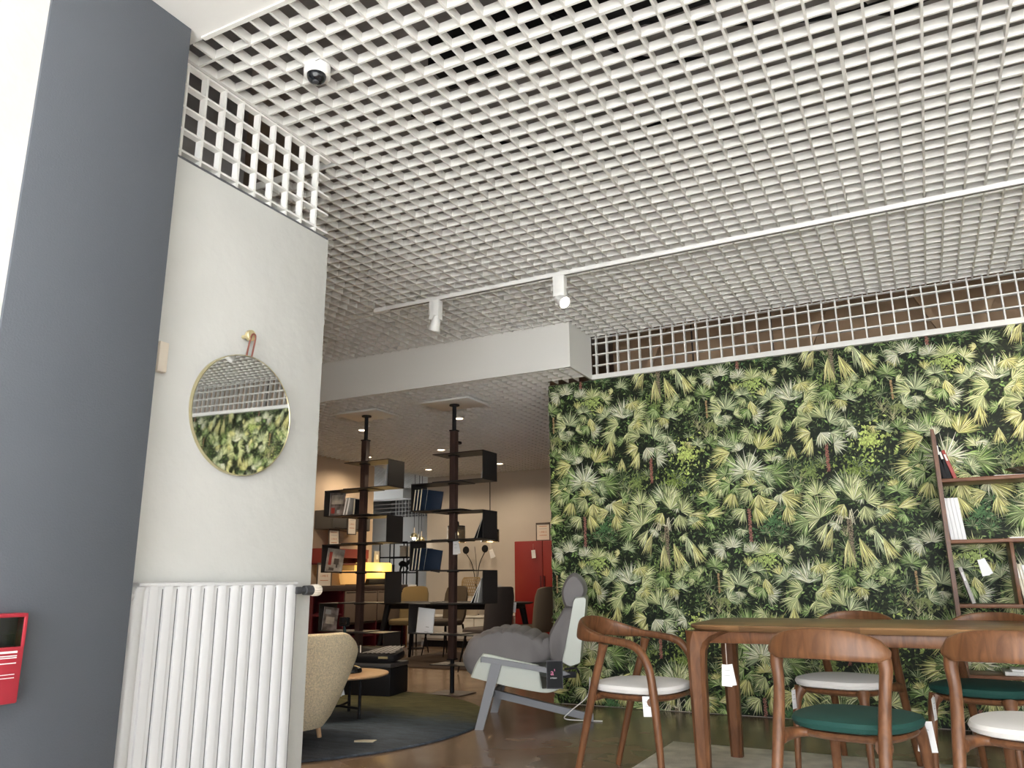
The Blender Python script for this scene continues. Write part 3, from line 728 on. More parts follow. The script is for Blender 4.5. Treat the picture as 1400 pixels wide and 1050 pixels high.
tag_card('price_tag', 'white tag under the green seat of the chair before the bookcase', (-.055, 4.42, .43), 1.35, .0, .05, .10, .01, 2)

tag(ob('area_rug', lambda b: box(b, (-1.54, 2.6, .001), (2.0, 5.12, .007), .002), 'rug_grey'), 'grey woven rug under the walnut dining table', 'rug')

# ------------------------------------------------------------------ bookcase at the right
t = thing('bookcase', 'open walnut bookcase without back standing against the palm wallpaper', 'bookcase', (.122, 5.94, 0))
BW = 1.55
for x in (0, BW): ob('upright', lambda b: (prism(b, [(x, 0), (x+.026, 0), (x+.026, 1.9), (x+.018, 1.955), (x, 1.955)], 'y', 0, .30)), 'walnut', t)
for z in (1.605, 1.205, .80, .372, .06): bx('shelf', (.02, .006, z-.012), (BW+.006, .295, z+.012), 'shelf_wood', t, .003)
bx('divider', (.352, .02, .812), (.374, .29, 1.193), 'walnut', t, .003)
bx('divider', (.90, .02, 1.217), (.922, .29, 1.593), 'walnut', t, .003)
bx('divider', (.75, .02, .384), (.772, .29, .788), 'walnut', t, .003)
SHELF = (.122, 5.94)
def book(label, x, z, th, h, d, m, lean=0, y=.05, page='paper', group='books on the walnut bookcase'):
    b_ = thing('book', label, 'book', (SHELF[0]+x, SHELF[1]+y, z), 0, group)
    b_.rotation_euler = (0, lean, 0)
    bx('cover', (0, 0, 0), (th, d, h), m, b_, min(.002, th*.2))
    bx('pages', (th*.12, .004, .003), (th*.88, d+.0008, h-.004), page, b_)
    if m != 'paper': bx('print_line', (th*.25, -.0006, h*.62), (th*.75, -.0001, h*.85), 'print_white', b_)
    return b_
zt = 1.617
book('black book standing upright against the bookcase side, top shelf', .034, zt, .028, .27, .20, 'book_black', -.10)
book('second black book leaning beside it on the top shelf', .064, zt, .026, .22, .19, 'book_black', -.20)
book('red spined book leaning last of three on the top shelf', .098, zt, .022, .20, .18, 'book_red', -.26)
for i in range(4):
    book(['first white volume leaning on the second shelf, nearest the upright', 'second white volume leaning on the second shelf', 'third white volume leaning on the second shelf', 'fourth white volume leaning on the second shelf, farthest from the upright'][i], .032+.023*i, 1.217, .022, .275, .2, 'paper', -.07)
book('thin grey book leaning on the third shelf beside the upright', .10, .812, .022, .235, .20, 'book_grey', -.22)
for i in range(4):
    book(['first cream book leaning right of the divider', 'second cream book leaning right of the divider', 'third white book leaning right of the divider', 'fourth white book leaning right of the divider'][i], .388+.018*i, .812, .016, .255-.008*i, .2, 'book_cream' if i < 2 else 'paper', -.10)
def flat_book(label, x, y, z, w, d, h, m, rz=0):
    b_ = thing('book', label, 'book', (SHELF[0]+x, SHELF[1]+y, z), rz, 'books on the walnut bookcase')
    bx('cover', (0, 0, 0), (w, d, h), m, b_, .002); bx('pages', (.004, -.001, h*.15), (w-.001, d-.004, h*.85), 'paper', b_)
flat_book('large white book lying flat on the lowest visible shelf', .22, .04, .384, .33, .22, .022, 'paper')
flat_book('smaller white book lying on top of the large flat one', .26, .05, .4062, .25, .18, .014, 'paper')
flat_book('cream booklet lying flat on the second shelf', .36, .04, 1.217, .26, .2, .010, 'book_cream')
t = thing('glass_dish', 'glossy dark patterned dish on the top shelf of the bookcase', 'dish', (.67, 6.06, 1.617))
ob('bowl', lambda b: lathe(b, [(.03, 0), (.05, .004), (.12, .03), (.15, .048), (.145, .050), (.10, .03), (.04, .012)], 28), 'smoke_glass', t)
ob('foot', lambda b: lathe(b, [(.035, 0), (.04, .003), (.03, .006)], 20), 'dark_brown_metal', t)
flat_book('brown magazine lying flat on the top shelf beside the dish', .33, .04, 1.617, .2, .2, .008, 'mag_cover_pale', .1)
tag_card('price_tag', 'folded white tag on a string in the middle of the bookcase', (.305, 5.95, 1.09), .2, -.16, .045, .105, .10, 0)

# ------------------------------------------------------------------ grey lounge chair
cx_, sx_ = .9359, .3523
lo_ang = math.atan2(.35, .93)
t = thing('lounge_chair', 'grey cushioned lounge chair with pale shell and grey legs', 'armchair', (-2.89, 5.0, 0), lo_ang)
WD = .70     # local x = backwards, y = across to the far side
def shell_prof(bm, poly, y0, y1, edge=.012):
    rings = []
    c = Vector((sum(p[0] for p in poly)/len(poly), sum(p[1] for p in poly)/len(poly)))
    for y, k in ((y0, .97), (y0+edge, 1), (y1-edge, 1), (y1, .97)):
        rings.append([(c.x+(p[0]-c.x)*k, y, c.y+(p[1]-c.y)*k) for p in poly])
    loft(bm, rings); bmesh.ops.triangulate(bm, faces=[f for f in bm.faces if len(f.verts) > 4])
seat_side = cat([(-.036, .335, 0), (.0, .42, 0), (.04, .478, 0), (.075, .492, 0), (.25, .455, 0), (.443, .418, 0)], 4)
seat_low = cat([(.448, .33, 0), (.46, .27, 0), (.50, .258, 0), (.55, .275, 0), (.60, .30, 0), (.58, .262, 0), (.52, .238, 0), (.44, .240, 0), (.25, .272, 0), (.06, .312, 0)], 4)
sp = [(p.x, p.y) for p in seat_side]+[(p.x, p.y) for p in seat_low]
ob('seat_shell', lambda b: (shell_prof(b, sp, .0, .022), shell_prof(b, sp, WD-.022, WD), shell_prof(b, [(-.03, .335), (.06, .312), (.25, .272), (.44, .24), (.52, .238), (.58, .262), (.60, .30), (.58, .31), (.5, .262), (.44, .262), (.25, .296), (.06, .335), (-.02, .36)], .01, WD-.01)), 'lounge_shell', t)
bp_ = [(.60, .43), (.625, .50), (.655, .65), (.695, .845), (.71, .868), (.77, .872), (.785, .86), (.765, .70), (.735, .52), (.728, .425), (.66, .40)]
ob('back_shell', lambda b: shell_prof(b, bp_, .02, WD-.02, .02), 'lounge_shell', t)
def puff(bm, c, s, e=2.6, nu=22, nv=12, scal=0, ph=0, mtx=None):
    rings = []
    for j in range(nv+1):
        v = -PI/2+PI*j/nv; cv, sv = math.cos(v), math.sin(v)
        ring = []
        for i in range(nu):
            a = 2*PI*i/nu; x, y = math.cos(a), math.sin(a)
            f = lambda q: abs(q)**(2/e)*(1 if q >= 0 else -1)
            k = 1+scal*abs(math.sin(3.5*a+ph))
            ring.append(Vector((c[0]+s[0]*f(x)*max(f(cv), .02)*k, c[1]+s[1]*f(sv), c[2]+s[2]*f(y)*max(f(cv), .02)*k)))
        rings.append(ring)
    if mtx is not None: rings = [[mtx @ p for p in r] for r in rings]
    loft(bm, rings)
def seat_cushion(bm):
    base = [(-.105, .47), (-.10, .43), (-.07, .37), (-.045, .345), (-.02, .38), (.06, .47), (.2, .455), (.40, .42), (.49, .43), (.53, .47), (.545, .53), (.52, .60)]
    top = []
    K = 7
    for i in range(K*4+1):
        u = .50-.56*i/(K*4); s = (u+.06)/.56
        z = .53+.125*math.sin(PI*min(1, max(0, (s*.86+.10))))**.75+.014*abs(math.sin(PI*i/4))-.01
        top.append((u, z))
    poly = base+top
    n = len(poly); rings = []
    m = Vector((.22, .50))
    for y, k in ((.02, .86), (.035, .95), (.07, 1.0), (.16, 1.03), (WD/2, 1.0), (WD-.16, 1.03), (WD-.07, 1.0), (WD-.035, .95), (WD-.02, .86)):
        rings.append([(m.x+(p[0]-m.x)*k, y, m.y+(p[1]-m.y)*k) for p in poly])
    loft(bm, rings); bmesh.ops.triangulate(bm, faces=[f for f in bm.faces if len(f.verts) > 4])
ob('seat_cushion', seat_cushion, 'lounge_grey', t)
def back_cushion(bm):
    poly = [(p.x, p.y) for p in cat([(.52, .44, 0), (.50, .53, 0), (.515, .62, 0), (.56, .70, 0), (.60, .76, 0), (.628, .792, 0), (.70, .80, 0), (.70, .74, 0), (.665, .60, 0), (.635, .47, 0), (.60, .42, 0), (.55, .41, 0)], 3)]
    rings = []; m = Vector((.60, .6))
    for y, k in ((.03, .82), (.045, .94), (.09, 1.0), (.2, 1.03), (WD/2, 1.0), (WD-.2, 1.03), (WD-.09, 1.0), (WD-.045, .94), (WD-.03, .82)):
        rings.append([(m.x+(p[0]-m.x)*k, y, m.y+(p[1]-m.y)*k) for p in poly])
    loft(bm, rings); bmesh.ops.triangulate(bm, faces=[f for f in bm.faces if len(f.verts) > 4])
ob('back_cushion', back_cushion, 'lounge_grey', t)
def head_cushion(bm):
    poly = [(p.x, p.y) for p in cat([(.63, .79, 0), (.61, .85, 0), (.607, .91, 0), (.625, .965, 0), (.66, 1.015, 0), (.70, 1.036, 0), (.74, 1.012, 0), (.775, .96, 0), (.78, .90, 0), (.75, .84, 0), (.715, .79, 0), (.67, .78, 0)], 3)]
    rings = []; m = Vector((.69, .90))
    for y, k in ((.06, .80), (.08, .94), (.13, 1.0), (WD/2, 1.02), (WD-.13, 1.0), (WD-.08, .94), (WD-.06, .80)):
        rings.append([(m.x+(p[0]-m.x)*k, y, m.y+(p[1]-m.y)*k) for p in poly])
    loft(bm, rings); bmesh.ops.triangulate(bm, faces=[f for f in bm.faces if len(f.verts) > 4])
ob('headrest', head_cushion, 'lounge_grey', t)
for y in (-.026, WD+.002):
    ob('armrest', lambda b: shell_prof(b, [(p.x, p.y) for p in cat([(.038, .448, 0), (.042, .468, 0), (.065, .472, 0), (.3, .435, 0), (.62, .382, 0), (.62, .350, 0), (.3, .400, 0), (.06, .436, 0), (.042, .436, 0)], 2)], y, y+.026, .004), 'lounge_leg', t)
    ob('leg', lambda b: prism(b, [(.115, .432), (.185, .42), (.058, 0), (.0, 0)], 'y', y-.004, y+.026), 'lounge_leg', t)
ob('cross_bar', lambda b: tube(b, [(.075, -.0, .19), (.075, WD, .19)], .022, 8), 'lounge_leg', t)
ob('base_beam', lambda b: loft(b, [[(u, WD/2-w, z-hh), (u, WD/2+w, z-hh), (u, WD/2+w, z+hh), (u, WD/2-w, z+hh)] for u, z, w, hh in ((.07, .19, .03, .026), (.4, .115, .028, .024), (.80, .026, .025, .025))]), 'lounge_leg', t)
ob('recline_lever', lambda b: (box(b, (.60, -.01, .335), (.70, .02, .375), .006), tube(b, [(.62, 0, .39), (.70, 0, .40), (.72, 0, .37)], .008, 8)), 'black', t)
s_ = thing('sign_card', 'black card in clear holder hanging on the grey lounge chair', 'sign', (-2.89+cx_*.555+.0122, 5.0+sx_*.555-.0325, .36), lo_ang)
bx('card', (-.052, -.002, -.088), (.052, .002, .085), 'book_black', s_)
ob('holder', lambda b: (box(b, (-.056, -.004, -.093), (.056, .003, -.088)), box(b, (-.056, -.004, .085), (.056, .003, .09)), box(b, (-.056, -.004, -.09), (-.052, .003, .088)), box(b, (.052, -.004, -.09), (.056, .003, .088))), 'dark_grey', s_)
text('lettering', "a'", .055, 'print_pink', s_, (-.012, -.0026, .012), (PI/2, 0, 0))
text('lettering', 'artisan', .017, 'print_white', s_, (-.008, -.0026, -.022), (PI/2, 0, 0))
bx('hook', (-.02, .002, .06), (.02, .028, .075), 'dark_grey', s_)
tag(ob('power_cable', lambda b: tube(b, [(-2.18, 5.36, .33), (-2.22, 5.40, .20), (-2.36, 5.42, .09), (-2.42, 5.46, .03), (-2.30, 5.60, .006), (-2.2, 5.62, .006)], [.004]*6, 6, 6), 'print_white'), 'thin white cable hanging from the grey lounge chair to the floor', 'cable')

# ------------------------------------------------------------------ lounge corner behind the column
def at(px, py, Y):
    d = fw*FPX+rr*(px-700)+uu*(525-py); k = Y/d.y
    return Vector((d.x*k, Y, d.z*k+CAM_Z))
def at_x(px, py, X):
    d = fw*FPX+rr*(px-700)+uu*(525-py); k = X/d.x
    return Vector((X, d.y*k, d.z*k+CAM_Z))
tag(ob('round_rug', lambda b: lathe(b, [(1.55, 0), (1.555, .006), (1.545, .014), (1.2, .0145), (.5, .0145), (.02, .0145)], 96), 'rug_gradient', None, (-4.43, 4.73, .0005)), 'round dark blue and moss green rug behind the column', 'rug')

t = thing('boucle_armchair', 'cream boucle tub armchair standing on the round dark rug', 'armchair', (-3.75, 4.08, .0), math.radians(100))
def tub(bm):
    rings = []
    zs = [(.10, .23), (.16, .275), (.28, .335), (.42, .388), (.55, .418), (.635, .430), (.668, .424), (.68, .40), (.665, .35), (.62, .335), (.46, .32), (.40, .30)]
    for z, r in zs:
        ring = []
        for k in range(48):
            a = 2*PI*k/48
            lo = .5-.5*math.cos(a)          # 0 at the front, 1 at the back
            zz = z if z < .40 else .40+(z-.40)*(.25+.75*min(1, lo*1.9))
            ring.append((r*math.cos(a)*1.0, r*math.sin(a)*1.02, zz))
        rings.append(ring)
    loft(bm, rings)
ob('shell', tub, 'boucle', t)
ob('seat', lambda b: lathe(b, [(.05, .30), (.29, .31), (.31, .36), (.30, .42), (.25, .445), (.05, .45)], 36, (.01, 0, 0)), 'boucle', t)
for k in range(4):
    a = PI/4+k*PI/2; ob('leg', lambda b: tube(b, [(.22*math.cos(a), .22*math.sin(a), .015), (.20*math.cos(a), .20*math.sin(a), .12)], [.014, .018], 10), 'oak', t)

t = thing('side_table', 'round oak side table with black metal legs on the round rug', 'table', (-4.05, 4.97, .0155))
ob('tabletop', lambda b: lathe(b, [(.24, .278), (.33, .282), (.357, .290), (.36, .297), (.357, .304), (.34, .306)], 48), 'oak', t)
for k in range(3):
    a = math.radians(-10+120*k); ob('leg', lambda b: tube(b, [(.22*math.cos(a), .22*math.sin(a), 0), (.22*math.cos(a), .22*math.sin(a), .28)], .012, 10), 'black', t)
    ob('stretcher', lambda b: tube(b, [(0, 0, .07), (.22*math.cos(a), .22*math.sin(a), .07)], .009, 8), 'black', t)
tag_card('price_tag', 'white tag hanging below the round oak side table', (-3.93, 4.80, .28), .3, .0, .06, .10, .02, 2)
t = thing('table_lamp', 'black table lamp with tall thin stem on the oak side table', 'lamp', (at(476, 915, 5.0).x, 5.0, .322))
ob('base', lambda b: lathe(b, [(.10, 0), (.105, .006), (.10, .03), (.06, .045), (.02, .05)], 30), 'black_gloss', t)
ob('stem', lambda b: tube(b, [(-.02, 0, .04), (-.05, .02, .18), (-.09, .04, .36)], [.016, .012, .012], 10, 5), 'teal_dark', t)
ob('lamp_head', lambda b: box(b, (-.13, .02, .33), (-.05, .07, .40), .012), 'black_gloss', t)
bx('label_plate', (.045, -.092, .012), (.085, -.088, .026), 'brass_matt', t)
t = thing('brochure', 'white folded brochure standing on the oak side table', 'brochure', (at(466, 905, 4.85).x, 4.85, .322), .3)
bx('leaf', (-.05, -.002, 0), (.05, 0, .19), 'paper', t, 0, rot=(.16, 0, 0)); bx('leaf', (-.05, .05, 0), (.05, .052, .19), 'paper', t, 0, rot=(-.05, 0, 0)); bx('print_line', (-.035, -.0028, .1), (.035, -.0022, .104), 'print_grey', t, 0, rot=(.16, 0, 0))

t = thing('ottoman', 'low black box ottoman behind the oak side table', 'ottoman', (-4.30, 5.95, 0), math.radians(9))
bx('body', (-.95, 0, .012), (0, .36, .245), 'black', t, .012)
bx('cushion', (-.955, -.005, .245), (.005, .365, .285), 'dark_grey', t, .014)
for sx in (-.9, -.05):
    for sy in (.05, .31): bx('foot', (sx-.02, sy-.02, 0), (sx+.02, sy+.02, .013), 'black', t)
t = thing('cushion', 'black cushion with white chevron stripes lying on the ottoman', 'cushion', (-4.64, 6.09, .305), math.radians(9)); t.rotation_euler = (.16, 0, math.radians(9))
ob('body', lambda b: cushion(b, .33, .175, 0, .085, 3.2, 0, 1.0), 'black', t)
def chev(b):
    for s in (-1, 1):
        for i in range(7):
            x0 = s*(.005+.045*i); 
            p = [(x0, -.17), (x0+s*.012, -.17), (x0+s*.15+s*.012, .17), (x0+s*.15, .17)]
            p = [(q[0], q[1]) for q in p]
            if abs(p[2][0]) > .31: 
                k = (.31-abs(x0))/.15; p[2] = (s*.31+0, -.17+.34*k); p[3] = (s*.31-s*.01, -.17+.34*k)
            v = [b.verts.new((q[0], q[1]*.8, .0868)) for q in p]; b.faces.new(v)
ob('stripes', chev, 'print_white', t)
bx('label', (.18, -.165, .045), (.27, -.155, .062), 'brass_matt', t)
tag(ob('paper_scrap', lambda b: loft(b, [[(x, y, z) for x, y in ((-.05, -.03), (.07, -.035), (.08, .03), (.0, .035), (-.06, .01))] for z in (0, .004)]), 'book_cream', None, (-3.28, 4.27, .0165), (0, 0, .4)), 'small cream paper scrap lying on the edge of the round rug', 'paper')

# ------------------------------------------------------------------ pole shelves
def c_box(b, s, z0, z1, w=.40, back=.16, d=.135, t=.007):
    box(b, (min(-s*back, s*w), -d, z0-t/2), (max(-s*back, s*w), d, z0+t/2))
    box(b, (min(-s*back, s*w), -d, z1-t/2), (max(-s*back, s*w), d, z1+t/2))
    box(b, (min(s*w, s*(w-t)), -d, z0), (max(s*w, s*(w-t)), d, z1))
def pole_shelf(name_label, x, y):
    t = thing('pole_shelf', name_label, 'shelf', (x, y, 0), 0, 'pole shelves between floor and ceiling')
    bx('base_plate', (-.17, -.15, .001), (.17, .15, .009), 'dark_brown_metal', t, .002)
    bx('ceiling_plate', (-.27, -.2, 2.672), (.27, .2, 2.692), 'white_paint', t, .002)
    ob('lower_rod', lambda b: tube(b, [(0, 0, .005), (0, 0, .32)], .02, 12), 'black', t)
    ob('upper_rod', lambda b: tube(b, [(0, 0, 2.38), (0, 0, 2.69)], .02, 12), 'black', t)
    ob('flange', lambda b: lathe(b, [(.05, 2.66), (.05, 2.674)], 20), 'black', t)
    bx('pole', (-.031, -.031, .30), (.031, .031, 2.41), 'pole_wood', t, .003)
    for z in (.29, 2.405): bx('collar', (-.036, -.036, z), (.036, .036, z+.012), 'black', t)
    for s, z0, z1 in ((1, 1.905, 2.17), (-1, 1.64, 1.898), (1, 1.362, 1.618), (-1, 1.085, 1.355), (1, .79, 1.078), (-1, .52, .783), (1, .255, .513)):
        ob('shelf_box', lambda b: c_box(b, s, z0, z1), 'shelf_metal', t)
        bx('collar', (-.04, -.04, z1-.012), (.04, .04, z1+.008), 'black', t)
    return t
PX1, PX2, PY = -5.03, -3.955, 6.42
pole_shelf('dark floor to ceiling pole shelf nearest the white column', PX1, PY)
pole_shelf('dark floor to ceiling pole shelf nearest the grey lounge chair', PX2, PY)
def book2(label, x, y, z, w, th, h, m, rz=0, lean=0, page='book_cream', face=None, group='books on the pole shelves'):
    b_ = thing('book' if face is None else 'magazine', label, 'book' if face is None else 'magazine', (x, y, z), rz, group)
    b_.rotation_euler = (0, lean, rz)
    if face is None:
        bx('cover', (0, -w/2, 0), (th, w/2, h), m, b_, .001); bx('pages', (th*.1, -w/2-.0015, .003), (th*.9, w/2-.003, h+.0008), page, b_)
    else:
        bx('cover', (0, 0, 0), (w, th, h), m, b_, .001)
        bx('spine', (-.003, 0, 0), (0, th, h), page, b_)
        if face:
            for (u0, v0, u1, v1, c) in face: bx('print', (u0*w, -.0007, v0*h), (u1*w, -.0002, v1*h), c, b_)
    return b_
for (zz, lb) in ((1.646, 'upper'), (1.091, 'lower')):
    for i in range(3):
        book2('%s navy book with cream pages, %s left box of right pole shelf' % (['first', 'second', 'third'][i], lb), PX2-.388+.036*i, PY-.02, zz, .2, .014, .20 if i < 2 else .205, 'book_navy', 0, .12)
    book2('large navy book leaning in %s left box of right pole shelf' % lb, PX2-.30, PY-.04, zz, .17, .02, .205, 'book_navy', 0, .16, face=[])
book2('white catalogue standing in the lowest left box of the right pole shelf', PX2-.36, PY-.06, .527, .17, .012, .225, 'paper', .1, .10, face=[(.55, .25, .75, .28, 'print_grey'), (.5, .06, .75, .08, 'print_grey')])
for i in range(2):
    book2('%s dark magazine leaning in middle right box of right pole shelf' % ['first', 'second'][i], PX2+.28+.03*i, PY, 1.37, .2, .008, .19, 'book_black', 0, .45-.13*i, 'book_grey')
for i in range(3):
    book2('%s grey magazine leaning in lower right box of right pole shelf' % ['first', 'second', 'third'][i], PX2+.25+.032*i, PY, .797, .2, .008, .22, 'book_black' if i == 0 else 'book_grey', 0, .48-.14*i, 'paper')
book2('pale magazine bent in the top right box of the right pole shelf', PX2+.36, PY, 1.912, .2, .006, .23, 'book_grey', 0, .12, 'paper')
book2('illustrated magazine standing in upper left box of left pole shelf', PX1-.37, PY-.08, 1.648, .165, .012, .235, 'mag_cover', .2, .02, 'paper', face=[(.1, .5, .9, .9, 'mag_cover_pale'), (.1, .1, .35, .35, 'book_red'), (.5, .1, .7, .25, 'print_grey')])
for i in range(2):
    book2('%s grey book leaning in upper left box of left pole shelf' % ['first', 'second'][i], PX1-.18+.035*i, PY, 1.648, .2, .022, .175, 'book_grey', 0, .20, 'paper')
book2('dark small book leaning against the left pole in its upper left box', PX1-.10, PY+.02, 1.648, .12, .02, .16, 'book_black', 0, .05)
book2('pale magazine with bird print in middle left box of left pole shelf', PX1-.385, PY-.09, 1.093, .19, .01, .235, 'mag_cover_pale', .15, .13, 'paper', face=[(.12, .3, .3, .85, 'book_red'), (.45, .35, .75, .6, 'print_dark'), (.2, .08, .5, .2, 'print_dark'), (.6, .22, .7, .38, 'print_dark')])
book2('dark magazine with house print in lowest left box of left pole shelf', PX1-.39, PY-.09, .528, .16, .01, .225, 'mag_cover', .15, .1, 'paper', face=[(.2, .3, .8, .6, 'mag_cover_pale'), (.1, .7, .5, .9, 'print_grey')])
book2('white folded paper in the top right box of the left pole shelf', PX1+.30, PY+.02, 1.912, .2, .004, .22, 'paper', 0, .18, 'paper')
tag_card('price_tag', 'pale blue tag hanging beside the right pole below its middle box', (PX2+.075, PY-.08, 1.345), 0, 0, .055, .12, .08, 2)

# ------------------------------------------------------------------ dining group at the back
tag(bx('floor_mat', (-6.3, 8.12, .0005), (-4.3, 10.0, .012), 'dark_rug', bev=.003), 'dark brown rug under the black back dining table', 'rug')
t = thing('back_dining_table', 'black dining table with thin edge and tapered legs in back room', 'table', (-5.35, 8.72, .012))
def btop(b):
    pl = superplan(1.02, .47, 3.4, 56); loft(b, [[(p[0]*k, p[1]*k, z) for p in pl] for z, k in ((.695, .96), (.705, .995), (.715, 1), (.718, .995))])
ob('tabletop', btop, 'black', t)
bx('apron', (-.85, -.30, .64), (.85, .30, .70), 'black', t, .01)
for sx in (-1, 1):
    for sy in (-1, 1): ob('leg', lambda b: tube(b, [(sx*.92, sy*.37, 0), (sx*.80, sy*.29, .70)], [.018, .045], 10), 'black', t)
def shell_chair(label, m, loc, rz, top=.91):
    t = thing('upholstered_chair', label, 'chair', loc, rz, 'upholstered chairs at the back dining table')
    ob('seat', lambda b: cushion(b, .235, .23, .39, .475, 3.0, .02, .95), m, t)
    pts = [(0, -.185, .43), (0, -.215, .52), (0, -.235, .66), (0, -.255, .80), (0, -.27, top)]
    def back(b):
        rings = []
        for (x, y, z), w, th in zip(pts, (.20, .215, .225, .22, .195), (.05, .05, .042, .036, .026)):
            ring = []
            for k in range(20):
                a = 2*PI*k/20; c, s = math.cos(a), math.sin(a); f = lambda q, e: abs(q)**e*(1 if q >= 0 else -1)
                ring.append((w*f(c, .6), y+th*f(s, .8)+.05*(f(c, .6))**2, z-(.03*abs(f(c, .6))**4 if z > top-.01 else 0)))
            rings.append(ring)
        loft(b, rings)
    ob('backrest', back, m, t)
    for sx in (-1, 1):
        for yy in (-.19, .19): ob('leg', lambda b: tube(b, [(sx*.215, yy*1.25, 0), (sx*.17, yy*.85, .40)], [.008, .014], 8), 'black', t)
    return t
shell_chair('olive chair at the left end behind the black dining table', 'chair_olive', (-6.58, 9.48, .012), PI+.12)
shell_chair('dark olive chair behind the middle of the black dining table', 'chair_dark', (-5.98, 9.52, .012), PI-.25)
shell_chair('dark brown chair in front of the black dining table, turned left', 'chair_brown', (-4.46, 7.97, .012), PI/2-.25)
shell_chair('taupe chair at the right end of the black dining table', 'chair_taupe', (-4.28, 8.75, .0), PI/2-.15)
t = thing('leaflet', 'grey printed leaflet standing on the black dining table', 'leaflet', (-4.88, 8.9, .7335), .2)
bx('leaf', (-.075, 0, 0), (.06, .002, .21), 'print_grey', t, 0, rot=(-.1, .16, 0)); bx('print', (-.04, -.001, .08), (.04, -.0003, .17), 'book_cream', t, 0, rot=(-.1, .16, 0))
t = thing('spectacles', 'small clear glass object lying on the black dining table', 'glasses', (-5.55, 8.55, .7315))
for s in (-1, 1): ob('lens', lambda b: tube(b, [(s*.035+.03*math.cos(a*PI/8), .022*math.sin(a*PI/8), .012) for a in range(17)], .003, 6), 'steel', t)
ob('temple', lambda b: tube(b, [(-.065, 0, .012), (-.05, .12, .006)], .003, 6), 'steel', t); ob('temple', lambda b: tube(b, [(.065, 0, .012), (.05, .12, .006)], .003, 6), 'steel', t)
tag_card('price_tag', 'white tag hanging on the dark brown chair back', (-4.18, 8.10, .75), .4, .1, .05, .11, .02, 1, False)

# ------------------------------------------------------------------ left wall unit
t = thing('sideboard', 'long dark sideboard with dark red open niches along left wall', 'sideboard', (-6.9, 7.85, 0))
LY = 2.05
bx('top', (-.46, 0, .875), (.02, LY, .945), 'side_brown', t, .004)
bx('back', (-.46, 0, .06), (-.44, LY, .875), 'dark_red', t)
bx('plinth', (-.43, .03, 0), (-.04, LY-.03, .06), 'black', t)
bx('bottom', (-.45, 0, .06), (.0, LY, .10), 'side_brown', t)
for y in (0, .60, 1.32, LY-.025): bx('upright', (-.445, y, .10), (.0, y+.025, .875), 'dark_red', t)
bx('shelf', (-.445, .02, .57), (-.01, .6, .59), 'dark_red', t); bx('shelf', (-.445, .62, .44), (-.01, LY-.02, .462), 'side_brown', t)
bx('shelf', (-.445, .62, .27), (-.02, LY-.02, .285), 'dark_red', t)
for y0, y1 in ((.625, 1.31), (1.335, LY-.03)):
    d = bx('door', (.0, y0, .468), (.018, y1, .868), 'taupe', t, .003); bx('finger_pull', (.018, y0+.02, .845), (.023, y1-.02, .855), 'black', d)
bx('side_panel', (-.44, LY, .06), (.01, LY+.025, .875), 'orange_brown', t)
def price_sign(label, p, rz, w=.15, h=.21, lean=0):
    s = thing('price_sign', label, 'sign', p, rz, 'framed price signs'); s.rotation_euler = (lean, 0, rz)
    ob('frame', lambda b: (box(b, (-w/2, 0, 0), (-w/2+.012, .014, h)), box(b, (w/2-.012, 0, 0), (w/2, .014, h)), box(b, (-w/2, 0, 0), (w/2, .014, .012)), box(b, (-w/2, 0, h-.028), (w/2, .014, h))), 'print_dark', s)
    bx('sheet', (-w/2+.01, .006, .01), (w/2-.01, .010, h-.02), 'paper_cream', s)
    for k, (u, hh, c) in enumerate(((.80, .004, 'print_orange'), (.30, .004, 'print_orange'), (.66, .003, 'print_grey'))):
        bx('print_line', (-w*.27, .0052, h*u-hh), (w*.27, .0058, h*u+hh), c, s)
    text('lettering', '1.990 €', w*.17, 'print_orange', s, (0, .0052, h*.47), (PI/2, 0, 0))
    return s
F90 = PI/2
price_sign('price sign in dark frame under the grey wall cabinet', at_x(481, 731, -7.02), F90-.25, .15, .30)
price_sign('price sign in dark frame on the red wall shelf by the column', at_x(457, 750, -7.1), F90-.3, .17, .27, -.08)
price_sign('large price sign in dark frame standing on the sideboard', at_x(443, 804, -6.98)+Vector((0, 0, 0)), F90-.3, .22, .32)
t = thing('wall_cabinet', 'grey wall cabinet high on the left wall of back room', 'cabinet', (-7.375, 8.36, 1.69))
bx('body', (0, 0, 0), (.30, .82, .255), 'panel_grey', t, .004); bx('door', (.30, .005, .005), (.318, .815, .25), 'panel_grey', t, .002); bx('finger_pull', (.319, .05, .006), (.325, .77, .014), 'black', t)
t = thing('wall_shelf', 'dark red wall shelf box below the grey wall cabinet', 'shelf', (-7.375, 8.30, 1.22))
bx('top', (0, 0, .19), (.28, .92, .212), 'wall_red', t); bx('bottom', (0, 0, 0), (.28, .92, .02), 'dark_red', t); bx('back', (0, 0, .02), (.02, .92, .19), 'dark_red', t)
bx('flap', (.262, .005, .09), (.28, .915, .19), 'wall_red', t)
for y in (0, .90): bx('side', (.02, y, .02), (.262, y+.02, .19), 'wall_red', t)
t = thing('yellow_lamp', 'glowing yellow block lamp on black base on the sideboard', 'lamp', (-7.12, 9.37, .946))
bx('base', (-.1, -.22, 0), (.1, .22, .085), 'black', t, .006)
bx('shade', (-.12, -.30, .085), (.12, .30, .31), 'lamp_yellow', t, .03)
point((-6.93, 9.37, 1.16), 7, (1, .68, .3), .15)
t = thing('amber_lamp', 'amber tapered lampshade glowing on the sideboard', 'lamp', (-7.08, 8.86, .946))
ob('shade', lambda b: lathe(b, [(.165, .012), (.185, .10), (.19, .19), (.185, .193)], 36), 'lamp_amber', t)
ob('base', lambda b: lathe(b, [(.10, 0), (.10, .012)], 24), 'black', t)
